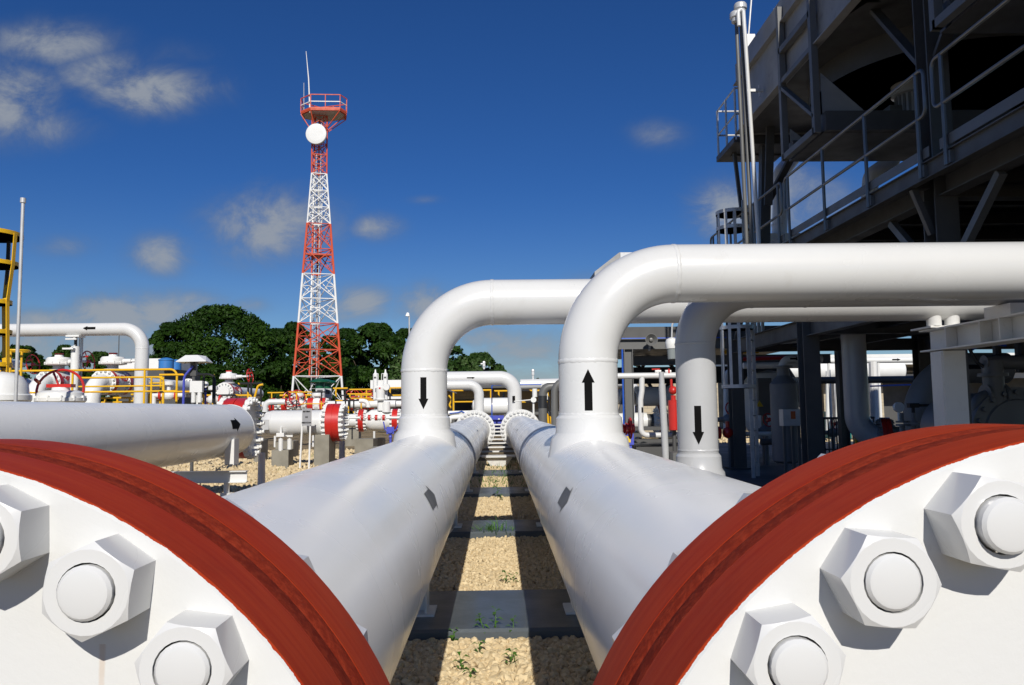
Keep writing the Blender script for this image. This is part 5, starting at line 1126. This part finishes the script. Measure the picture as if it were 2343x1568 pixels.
m = MB(); m.box(((xa + xb_) / 2, d + 4, zb1 - .5), (5, .2, .5)); T.part('crane_beam', m, DARK)
for p0_, p1_ in (((1452, 870), (1490, 805)), ((1450, 820), (1500, 905)), ((1500, 790), (1560, 870)), ((1497, 915), (1545, 860))):
    a, b_ = P(*p0_, d + 6.6), P(*p1_, d + 6.6); m = MB(); m.bar(a, b_, .12, .10); T.part('brace', m, DARK)
m = MB(); m.bar(P(1470, 985, d + .4), P(1441, 1055, d + .4), .12, .06); T.part('knee_brace', m, MGREY)
m = MB(); m.bar(P(1412, 975, d + 2), P(1432, 880, d + 2), .16, .1); T.part('knee_brace', m, DGREY)
m = MB(); a = P(1410, 784, d); a.z = zb1 + .275; m.cyl(a, a + X * 5, .02, seg=8); m.tube(fillet([P(1428, 1080, d - .15), P(1426, 930, d - .15), P(1423, 800, d - .15)], .1), .022, 8); T.part('blue_cable', m, BLUE)
T.done((xa, d, .1))
T = Thing('horn_loudspeaker', 'round grey horn loudspeaker mounted on the beam above the white level pipe', 'loudspeaker'); d = 19.2; c = P(1489, 778, d)
m = MB(); m.lathe(c, -Y, [(-.25, .05), (-.1, .06), (0, .11), (.07, .155), (.07, .14), (.01, .08), (-.02, .05), (.05, .045), (.06, .01)], 32); T.part('horn', m, MGREY); m = MB(); m.bar(c + V((0, .1, 0)), c + V((0, .25, -.25)), .05, .03); T.part('bracket', m, GALV); T.done()
T = Thing('explosion_proof_lamp', 'white canister lamp with glass bottom hanging from a bent conduit', 'lamp'); d = 16.5; c = P(1537, 796, d)
m = MB(); m.lathe(c - Z * .02, Z, [(0, .125), (.06, .135), (.14, .14), (.2, .12), (.24, .04)], 24); k = T.part('housing', m, WHITE2); m = MB(); m.lathe(c - Z * .26, Z, [(0, .06), (.02, .095), (.18, .105), (.24, .11)], 24); T.part('glass', m, GLASS, k)
m = MB(); m.tube(fillet([c + Z * .2, c + V((.02, 0, .58)), c + V((.2, 0, .58)), c + V((.3, 0, .3))], .12, 5), .02, 8); T.part('conduit', m, GALV); T.done()
T = Thing('white_pipe', 'thin bright white level pipe between the two tall risers with small taps on top', 'pipe'); d = 15.5
a, b_ = P(1385, 861, d), P(1600, 860, d); b_.z = a.z; m = MB(); m.cyl(a, b_, .06, seg=18); k = T.part('pipe', m, WHITE)
m = MB(); m.tube(fillet([P(1468, 861, d), P(1468, 895, d), P(1465, 915, d), P(1466, 996, d), P(1560, 996, d)], .13, 6), .055, 14); T.part('down_pipe', m, WHITE, k)
q = P(1469, 938, d - .06); m = MB(); m.box(q, (.03, .01, .10)); T.part('flow_arrow', m, BLACK, k)
m = MB()
for px, c_ in ((1505, 0), (1528, 1)): q = P(px, 850, d); m.cyl(V((q.x, d, a.z)), q + Z * .03, .022, seg=8); m.cyl(q + V((-.06, 0, 0)), q + V((.06, 0, 0)), .028, seg=8)
T.part('tap', m, WHITE2, k); m = MB(); q = P(1500, 845, d); m.box(q, (.16, .03, .025)); q = P(1530, 852, d - .03); m.box(q, (.03, .02, .14)); T.part('tap_lever', m, RED, k); T.done()
T = Thing('grey_standpipe', 'slender pale grey pole in front of the red fire extinguisher', 'pole'); d = 14.6; a, b_ = P(1524, 1060, d), P(1514, 880, d); m = MB(); m.cyl(V((a.x, d, .1)), b_, .065, seg=16); m.cyl(b_, b_ + (b_ - a) * .16, .05, seg=12); T.part('pole', m, WGREY); T.done()
T = Thing('fire_extinguisher', 'tall bright red cylinder filter with red head and stem beside the grey riser', 'cylinder'); d = 15.2; c = P(1542, 985, d); zt_ = P(0, 935, d).z
m = MB(); m.lathe((c.x, d, c.z), Z, [(0, .08), (.01, .105), (zt_ - c.z - .02, .108), (zt_ - c.z, .11), (zt_ - c.z + .01, .06)], 28); k = T.part('cylinder', m, RED); m = MB(); m.cyl((c.x, d, zt_), (c.x, d, zt_ + .1), .05); m.sphere((c.x, d, zt_ + .2), .085, 14, 8); m.cyl((c.x, d, zt_ + .22), (c.x + .3, d, zt_ + .2), .055); m.cyl((c.x - .03, d, zt_ + .25), (c.x - .03, d, P(0, 885, d).z), .025); T.part('head', m, RED, k)
m = MB(); m.cyl((c.x + .02, d + .1, .1), (c.x + .02, d + .1, c.z + .3), .04); T.part('stand', m, DGREY); m = MB(); q = P(1558, 970, d); m.box(q, (.06, .08, .3)); T.part('side_box', m, WHITE2); T.done()
T = Thing('gas_cooler_drum', 'pale drum half in shade with bolted end, behind the shelter column', 'vessel'); d = 22.5
a, b_ = P(1405, 908, d), P(1530, 906, d); b_.z = a.z; m = MB(); m.cyl(a, a + X * .55, .22, seg=28); m.cyl(a + X * .6, b_, .28, seg=28); T.part('shell', m, WHITE2)
m = MB(); q = P(1465, 892, d - .2); m.box(q, (.32, .02, .2)); T.part('name_plate', m, WHITE2)
for px in (1460, 1510): m = MB(); q = P(px, 920, d); m.box((q.x, d, q.z / 2 - .0), (.1, .3, q.z)); T.part('leg', m, MGREY)
T.done()
T = Thing('gas_cooler_drum', 'lower white drum with a dark red flange behind the slender white down pipe', 'vessel'); d = 21.5
a, b_ = P(1405, 965, d), P(1478, 965, d); b_.z = a.z; m = MB(); m.cyl(a, b_, .24, seg=28); T.part('shell', m, WHITE2); flange_pair(T, b_ + X * .4, X, .42, .1, .2, 16, nut=.035, nh=.05); m = MB(); m.cyl(b_, b_ + X * 1.4, .2, seg=24); T.part('outlet_pipe', m, MGREY); T.done()
T = Thing('louvred_fence', 'bright blue vertical slats between the two stacked drums', 'fence'); d = 30; m = MB()
for k in range(9): q = P(1412 + k * 7, 938, d); m.box((q.x, d, 1.3), (.06, .05, 1.2))
q = P(1440, 938, d); m.box((q.x, d + .04, 1.75), (1.2, .03, .06)); T.part('slats', m, BLUE); T.done()
T = Thing('boundary_wall', 'beige block boundary wall seen through the cross braces', 'wall'); d = 40; a, b_ = P(1405, 874, d), P(1640, 874, d); m = MB(); m.box(((a.x + b_.x) / 2, d, a.z / 2), (b_.x - a.x, .25, a.z)); T.part('wall', m, CMU); m = MB(); m.box(((a.x + b_.x) / 2, d, a.z + .04), (b_.x - a.x, .4, .08)); T.part('coping', m, CONC); T.done()
T = Thing('red_hand_valve', 'red valve with a round handwheel sticking out beside the up-arrow riser base', 'valve'); d = 9.0; a, b_ = P(1408, 982, d), P(1441, 980, d)
m = MB(); m.cyl(a - X * .12, b_, .02, seg=10); m.cyl(a, a + X * .03, .09, seg=16); m.sphere(a + X * .07, .06, 12, 8); m.cyl(a + X * .11, a + X * .13, .07, seg=14); T.part('body', m, RED); handwheel(T, b_, X, .115, rim=.012, knob=False)
m = MB(); m.cyl(V((a.x + .07, d, 0)), a + X * .07, .025, seg=8); T.part('stand', m, RED); T.done()
T = Thing('junction_box', 'violet-blue box with a yellow warning sticker low beside the up-arrow riser', 'junction box'); d = 10.0; q = P(1434, 1005, d); m = MB(); m.box(q, (.16, .1, .14)); k = T.part('box', m, BLUEP); m = MB(); m.box(q - Y * .054, (.075, .006, .08)); T.part('warning_sticker', m, WARN, k); m = MB(); m.box(q - Z * .4, (.11, .06, .7)); T.part('post', m, BLUEP); T.done()
T = Thing('skid_block', 'dark grey machine skid on the floor between the two tall risers', 'machine skid'); d = 17.5; a, b_ = P(1455, 1010, d), P(1600, 1062, d)
m = MB(); m.box(((a.x + b_.x) / 2, d + 1, .35), (b_.x - a.x, 2, .5)); T.part('skid', m, DGREY); m = MB(); q = P(1560, 1035, 14.5); m.box((q.x, 14.5, .38), (.45, .5, .56)); T.part('pedestal', m, MGREY)
m = MB()
for k in range(3): q = P(1500, 980 + k * 14, d + .5); m.box(q, (1.3 + .2 * k, .5, .08))
T.part('engine_block', m, DGREY); T.done()
# distant hood behind the white riser bend
T = Thing('roof_hood', 'grey ridged roof hood with a louvred end showing above the white riser bend', 'roof hood'); d = 36
a, b_, c = P(1360, 622, d), P(1416, 578, d), P(1500, 577, d); z0_ = a.z - .6; m = MB(); m.prism([(a.x, d, z0_), (c.x + 2, d, z0_), (c.x + 2, d, c.z), (b_.x, d, b_.z), (a.x, d, a.z)], (0, 3, 0)); k = T.part('hood', m, COOLM)
m = MB(); m.box((b_.x + 1.0, d - .03, b_.z - .16), (1.9, .05, .3)); T.part('louvre', m, GALV, k)
for x_ in (a.x + .5, c.x + 1.5): m = MB(); m.cyl((x_, d + 1.5, 0), (x_, d + 1.5, z0_), .14, seg=8); T.part('post', m, DGREY)
T.done()

# more small yard steelwork -------------------------------------------------------
guard('low yellow rail crossing under the second big ball valve', 27.5, 232, 300, 911, 921, (240, 268, 296), 935, .035, YELL)
guard('low yellow rail set behind the hoop ended rail near the sunshade', 29.0, 300, 372, 903, 918, (305, 340), 935, .035, YELL)
guard('upper yellow rail passing behind the arch pipe foot', 28.0, 262, 372, 864, 878, (268, 330, 366), 930, .035, YELL)
guard('yellow and black rail between the sunshade and the smaller ball valve', 26.0, 470, 545, 905, 917, (478, 540), 935, .03)
guard('banded rail far behind the second row of handwheels', 40.0, 640, 760, 905, 914, (650, 700, 752), 930, .05)
guard('short banded rail above the thin red-ringed line', 25.5, 795, 850, 902, 912, (800, 826), 940, .025)
for px, py, d, lab in ((372, 898, 30, 'small white valve head behind the hoop ended yellow rail'), (386, 905, 24, 'small white instrument valve beside the sunshade conduit'), (487, 915, 25, 'small white valve cluster low behind the sunshade, before the end flange'), (345, 905, 33, 'small white valve with a short neck far behind the yellow rails')):
    T = Thing('small_valve', lab, 'valve', 'small white valves in the yard'); q = P(px, py, d)
    m = MB(); m.sphere(q, .16, 14, 8, (1.2, 1, 1)); m.cyl(q, q + Z * .38, .06); m.lathe(q + Z * .3, Z, [(0, .10), (.02, .15), (.12, .15), (.16, .05)], 18); T.part('body', m, WHITE2)
    m = MB(); m.cyl(q - X * .5, q + X * .5, .07, seg=12); m.cyl(V((q.x - .45, d, 0)), q - X * .45, .07, seg=12); T.part('pipe', m, WHITE2)
    for sx in (-.24, .24): m = MB(); m.cyl(q + X * (sx - .03), q + X * (sx + .03), .15, seg=16); T.part('flange', m, RED)
    T.done()
# small pipework in the shade under the cooler --------------------------------------
def bent(lab, d, pts, r, mat, name='small_pipe', cat='pipe', fil=.15, grp='small pipes under the cooler'):
    m = MB(); q = [P(x, y, d) for x, y in pts]; m.tube(fillet(q, fil, 5) if len(q) > 2 else q, r, 10); solo(name, lab, cat, m, mat, grp)
for k, px in enumerate((1692, 1701, 1710)):
    bent(('outermost', 'middle', 'innermost')[k] + ' of three grey conduits that bend level beside the caged ladder top', 16.2 + k * .12, [(px + 34, 735), (px + 34, 788 - k * 8), (1840, 780 - k * 8)], .038, GALV, 'bent_conduit', 'conduit', .12, 'three bent conduits')
bent('yellow level pipe high behind the grey riser and the ladder', 20, [(1650, 806), (1735, 804)], .05, YELL)
bent('thin dark red level pipe tucked under the lower deck', 18.5, [(1690, 822), (1800, 818)], .05, RED)
bent('shaded white pipe with two bends beside the grey riser', 19.2, [(1660, 1000), (1660, 850), (1690, 846), (1690, 800)], .06, WHITE2)
bent('long dark cable tray crossing behind the wide shaded pipe', 22, [(1745, 872), (2095, 868)], .10, DGREY)
bent('grey slanting brace pipe behind the bottle vessel', 19, [(1788, 825), (1832, 893)], .06, MGREY)
bent('white standpipe lit between the two middle columns', 28, [(1893, 985), (1893, 850)], .07, WHITE2)
bent('second white standpipe beside the lit one, reaching the thin level pipe', 26.5, [(1914, 990), (1914, 826)], .055, WHITE2)
bent('slim white post in the sun right behind the wide shaded pipe', 25, [(2003, 1000), (1996, 828)], .13, STEELW)
bent('blue cable running level below the thin white pipe', 24, [(1990, 884), (2100, 880)], .025, BLUE)
bent('dark grey drain pipe near the floor behind the cabinet legs', 17, [(1740, 1012), (1850, 1008)], .07, DGREY)
bent('shaded white pipe dipping under the wide grey cabinet', 18, [(1850, 870), (1827, 872), (1827, 930), (1790, 932)], .05, WHITE2)
for px, py, d, lab in ((1668, 960, 18.0, 'dark red wheel valve low between the grey riser and the first column'), (1752, 985, 18.4, 'dark valve with a red wheel behind the ladder rungs'), (1905, 990, 21, 'small dark valve at the foot of the lit standpipe')):
    T = Thing('shaded_valve', lab, 'valve', 'valves in shade under the cooler'); q = P(px, py, d); m = MB(); m.sphere(q, .13, 12, 8, (1.3, 1, 1)); m.cyl(V((q.x, d, .1)), q + Z * .2, .05); m.cyl(q - X * .35, q + X * .35, .055); T.part('body', m, SHADEG); handwheel(T, q + V((0, -.2, .25)), V((.3, -1, .2)), .15, rim=.014, knob=False); T.done()

# ================================================================== trees
def tree(lab, px0, px1, pyt, d, mat, n=9000, leaf=.42, seed=1, base_py=None, lobes=42, grp='trees beyond the yard', flat=.9, bottom=.6):
    n = int(n * 1.85); rg = np.random.default_rng(seed); a, b_ = P(px0, pyt, d), P(px1, pyt, d); w = (b_.x - a.x) / 2; cx_ = (a.x + b_.x) / 2; H = a.z; dep = w * .85
    T = Thing('tree', lab, 'tree', grp)
    m = MB(); m.tube([(cx_, d, -.1), (cx_ + .1, d, H * .2), (cx_ - .1, d + .1, H * .5)], [.35, .28, .12], 8)
    for k in range(5):
        an = 2 * PI * k / 5; m.tube([(cx_, d, H * .15), (cx_ + math.cos(an) * w * .35, d + math.sin(an) * dep * .35, H * .42), (cx_ + math.cos(an) * w * .6, d + math.sin(an) * dep * .6, H * .62)], [.18, .11, .04], 6)
    T.part('trunk', m, BARK)
    # lobes over a full dome
    cs, rs = [], []; lobes = int(lobes * 2.1)
    for k in range(lobes):
        u = rg.uniform(-.05, 1) ** 1.15 if rg.random() < .93 else .99
        u = float(np.nan_to_num(u)); th = rg.uniform(0, 2 * PI); s_ = (1 - min(.999, abs(u)) ** 2.3) ** (1 / 2.3)
        r = rg.uniform(.15, .25) * min(w, H * .8); k_ = 1 - r * .62 / w
        cs.append((cx_ + w * k_ * s_ * math.cos(th), d + dep * k_ * s_ * math.sin(th), bottom + (H - bottom - r * flat) * u)); rs.append(r)
    cs, rs = np.array(cs), np.array(rs)
    pick = rg.choice(len(cs), n, p=rs ** 2 / (rs ** 2).sum()); v = rg.normal(size=(n, 3)); v /= np.linalg.norm(v, axis=1)[:, None]; v[:, 2] = np.where(v[:, 2] < -.3, -v[:, 2], v[:, 2])
    pos = cs[pick] + v * (rs[pick] * rg.uniform(.72, 1.1, n) ** .7)[:, None] * np.array([1, 1, flat])
    nrm = v + rg.normal(size=(n, 3)) * .55; nrm /= np.linalg.norm(nrm, axis=1)[:, None]
    t1 = np.cross(nrm, rg.normal(size=(n, 3))); t1 /= np.linalg.norm(t1, axis=1)[:, None]; t2 = np.cross(nrm, t1)
    L = leaf * 1.12 * rg.uniform(.6, 1.3, n)[:, None]; W = L * rg.uniform(.4, .65, (n, 1))
    droop = np.array([0, 0, -.18]) * L
    vs = np.stack([pos - t1 * L * .5, pos + t2 * W * .5, pos + t1 * L * .5 + droop, pos - t2 * W * .5], 1).reshape(-1, 3)
    mm = MB(); mm.v = [V(p) for p in vs]; mm.f = [(4 * i, 4 * i + 1, 4 * i + 2, 4 * i + 3) for i in range(n)]; mm.m = [0] * n
    T.part('crown', mm, mat, sharp=180)
    T.done((cx_, d, 0))
tree('broad domed dark green tree beside the tower, the largest crown', 352, 660, 700, 84, LEAF1, 22000, .36, 3, lobes=110)
tree('dark green tree lobe stepping down towards the arch pipe', 330, 455, 738, 82, LEAF1, 7500, .40, 4, lobes=40)
tree('dark green tree just behind the tower legs', 615, 730, 738, 92, LEAF1, 8000, .42, 5, lobes=44)
tree('mid green rounded tree between the tower and the down-arrow bend', 765, 955, 740, 90, LEAF2, 10500, .42, 6, lobes=56)
tree('mid green tree filling the gap behind the tower ladder', 700, 815, 768, 97, LEAF1, 6500, .44, 7)
tree('pale tipped bushy tree seen below the down-arrow bend', 880, 1105, 775, 86, LEAF3, 11500, .42, 8, lobes=60)
tree('low sloping pale green tree ending the grove, seen through the pipe arch', 1030, 1166, 808, 84, LEAF3, 7500, .40, 9)
tree('low dark hedge-like tree behind the valves near the slim pole', -30, 125, 790, 88, LEAF2, 7000, .40, 10)
tree('low dark tree behind the arch pipe post', 105, 195, 790, 92, LEAF2, 5500, .42, 12)
tree('low dark tree sloping down behind the service building roof', 180, 275, 805, 94, LEAF2, 5000, .42, 13)
tree('mid sized dark tree filling in between the big dome and the tower', 560, 715, 752, 88, LEAF1, 9000, .40, 21, lobes=50)
tree('flat topped mid green tree behind the down-arrow bend', 860, 1010, 752, 93, LEAF2, 8000, .42, 22, lobes=50)
tree('dark rounded tree between the tower and its mid green neighbour', 735, 850, 752, 95, LEAF1, 7000, .42, 23, lobes=44)
tree('dark understory tree behind the metering sign', 560, 720, 830, 78, LEAF1, 6500, .36, 14)
tree('dark understory tree behind the metering valve', 730, 900, 838, 79, LEAF1, 6500, .36, 15)
tree('dark understory tree behind the instrument sunshade', 400, 580, 835, 78, LEAF1, 6500, .36, 16)
tree('small feathery tree seen through the shelter braces', 1440, 1510, 795, 60, LEAF2, 2600, .30, 17, lobes=20)
tree('tiny dark tree top showing over the far white pipe', 1222, 1240, 866, 70, LEAF1, 500, .25, 18, lobes=8)

# ================================================================== gravel and weeds
def ico(sub):
    bpy.ops.mesh.primitive_ico_sphere_add(subdivisions=sub, radius=1); o = bpy.context.object; me = o.data
    v = np.array([p.co[:] for p in me.vertices]); f = np.array([p.vertices[:] for p in me.polygons]); bpy.data.objects.remove(o); bpy.data.meshes.remove(me); return v, f
I1, I2 = ico(1), ico(2)
def stones(name, areas, avoid=()):
    VS, FS, off = [], [], 0
    for (x0, x1, y0, y1, dens, r0, r1, base, zz) in areas:
        n = int((x1 - x0) * (y1 - y0) * dens); xy = np.stack([RNG.uniform(x0, x1, n), RNG.uniform(y0, y1, n)], 1)
        ok = np.ones(n, bool)
        for (ya, yb) in avoid: ok &= ~((xy[:, 1] > ya) & (xy[:, 1] < yb) & (np.abs(xy[:, 0]) < 1.8))
        xy = xy[ok]; n = len(xy); bv, bf = base; k = len(bv)
        r = RNG.uniform(r0, r1, n); q = RNG.normal(size=(n, 4)); q /= np.linalg.norm(q, axis=1)[:, None]; w, x, y, z = q.T
        R = np.stack([1 - 2 * (y * y + z * z), 2 * (x * y - z * w), 2 * (x * z + y * w), 2 * (x * y + z * w), 1 - 2 * (x * x + z * z), 2 * (y * z - x * w), 2 * (x * z - y * w), 2 * (y * z + x * w), 1 - 2 * (x * x + y * y)], 1).reshape(n, 3, 3)
        sc_ = np.stack([RNG.uniform(.75, 1.25, n), RNG.uniform(.7, 1.1, n), RNG.uniform(.55, .95, n)], 1)
        ph = RNG.uniform(0, 6.28, (n, 1, 3)); amp = .16
        lump = 1 + amp * np.sin(bv[None] * 2.6 + ph).sum(2, keepdims=True) / 1.5 + RNG.normal(0, .10, (n, k, 1))
        P_ = bv[None] * lump * sc_[:, None] * r[:, None, None]; P_ = np.einsum('nij,nkj->nki', R, P_)
        P_ += np.concatenate([xy, (r * RNG.uniform(.15, .75, n) + zz)[:, None]], 1)[:, None]
        VS.append(P_.reshape(-1, 3)); FS.append((bf[None] + (np.arange(n) * k)[:, None, None] + off).reshape(-1, 3)); off += n * k
    vs, fs = np.concatenate(VS), np.concatenate(FS); me = bpy.data.meshes.new(name)
    me.vertices.add(len(vs)); me.vertices.foreach_set('co', vs.ravel()); me.loops.add(fs.size); me.loops.foreach_set('vertex_index', fs.ravel().astype(np.int32))
    me.polygons.add(len(fs)); me.polygons.foreach_set('loop_start', np.arange(0, fs.size, 3, dtype=np.int32)); me.update(calc_edges=True); me.validate()
    me.polygons.foreach_set('use_smooth', np.ones(len(fs), bool)); me.set_sharp_from_angle(angle=math.radians(24))
    me.materials.append(STONE); o = bpy.data.objects.new(name, me); COL.objects.link(o); o['kind'] = 'stuff'; return o
AV = [(a, b_) for a, b_, _ in SLEEP]
stones('gravel', [(-1.0, 1.0, 3.6, 5.3, 1650, .017, .033, I2, 0), (-1.0, 1.0, 6.2, 9.2, 1250, .016, .031, I1, 0), (-1.1, 1.1, 10, 13.2, 800, .022, .038, I1, 0), (-1.2, 1.2, 14.1, 22, 420, .028, .045, I1, 0),
                  (-7.5, -1.3, 8.5, 15, 150, .03, .06, I1, 0), (-9, -1.5, 15, 29, 75, .04, .08, I1, 0), (5.0, 14, 28, 40, 14, .05, .11, I1, 0)], AV)
def weed(lab, x, y, h, n, spread=.06, z=0, mat=WEED, name='weed', cat='weed', leafl=.05):
    T = Thing(name, lab, cat, 'weeds in the gravel strip'); m = MB(); st = V((x, y, z)); tip = st + V((random.uniform(-.3, .3) * h, random.uniform(-.2, .1) * h, h))
    m.tube([st, st + (tip - st) * .5 + V((.01, 0, 0)), tip], [.0035, .003, .0015], 5)
    for k in range(n):
        t = .25 + .75 * k / max(1, n - 1); p = st + (tip - st) * t; an = k * 2.4 + random.uniform(-.4, .4); e = V((math.cos(an), math.sin(an), random.uniform(.1, .6))).normalized(); s_ = e.cross(Z).normalized(); L = leafl * random.uniform(.7, 1.3); w = L * .22
        q = p + e * L + Z * (-.3 * L); mid = p + e * L * .5 + Z * .1 * L
        m.add([p, mid + s_ * w, q, mid - s_ * w], [(0, 1, 2, 3)])
    T.part(name, m, mat, sharp=180); T.done()
def wd(px, py, lab, h=.16, n=9, l=.06, z=.0):
    r = ray(px, py); k = (z - HC) / r.z; q = CAMPOS + r * k; weed(lab, q.x, q.y, h, n, z=z, leafl=l)
for px, py, lab, h, n in ((1110, 1470, 'leafy weed seedling against the front edge of the widest sleeper', .17, 11), (1128, 1466, 'taller weed seedling standing beside the leafy one at the sleeper edge', .20, 10), (1166, 1469, 'weed seedling at the lit end of the widest sleeper', .15, 9),
                          (1035, 1476, 'dark weed seedling at the shadow edge near the widest sleeper', .10, 6), (1094, 1508, 'small weed seedling in the sunlit gravel middle, upper one', .10, 6), (1052, 1548, 'weed seedling near the shadow edge low in the gravel', .11, 7),
                          (1078, 1562, 'low weed seedling at the very bottom of the sunlit gravel', .07, 6), (1160, 1536, 'weed seedling on the sunlit gravel near the up-arrow side', .11, 7), (1176, 1522, 'thin weed seedling just above its neighbour on the up-arrow side', .09, 6),
                          (1155, 1340, 'weed seedling behind the widest sleeper in the sunlit strip', .12, 8), (1172, 1338, 'smaller weed seedling beside the shadow edge behind the widest sleeper', .09, 6), (1139, 1145, 'upright weed growing in front of the third sleeper', .30, 12), (1146, 1150, 'low bushy weed beside the upright one by the third sleeper', .12, 12)):
    wd(px, py, lab, h, n, .055 if h < .25 else .09)
m = MB()
for k in range(170):
    r = ray(1133 + random.gauss(0, 26), 1230 + random.uniform(-3, 4)); q = CAMPOS + r * (-HC / r.z); h = random.uniform(.06, .20) * (1.3 - min(1, abs(q.x + .03) * 2.2)); an = random.uniform(0, 2 * PI); e = V((math.cos(an), math.sin(an), 0)); s_ = e.cross(Z); w = .005
    m.add([q - s_ * w, q + s_ * w, q + e * h * .3 + Z * h * .7 + s_ * w * .7, q + e * h * .3 + Z * h * .7 - s_ * w * .7, q + e * h * .8 + Z * h * random.uniform(.7, 1.05)], [(0, 1, 2, 3), (3, 2, 4)])
solo('grass_tuft', 'tuft of green grass growing at the edge of the second sleeper', 'grass tuft', m, WEED, sharp=180)
m = MB()
for k in range(1400):
    x, y = random.choice(((random.uniform(-6.5, -1.6), random.uniform(9, 16)), (random.uniform(-8, -2), random.uniform(15, 27)), (random.gauss(0, .3), random.uniform(14.3, 22)))); c_ = (math.sin(x * 1.7 + y * .9) + math.sin(x * .6 - y * 1.3)) ; 
    if c_ < .5 and abs(x) > 1.2: continue
    q = V((x, y, 0)); h = random.uniform(.05, .18); an = random.uniform(0, 2 * PI); e = V((math.cos(an), math.sin(an), 0)); s_ = e.cross(Z); w = .014
    m.add([q - s_ * w, q + s_ * w, q + e * h * .7 + Z * h], [(0, 1, 2)])
struct('grass', m, WEED, 'stuff')
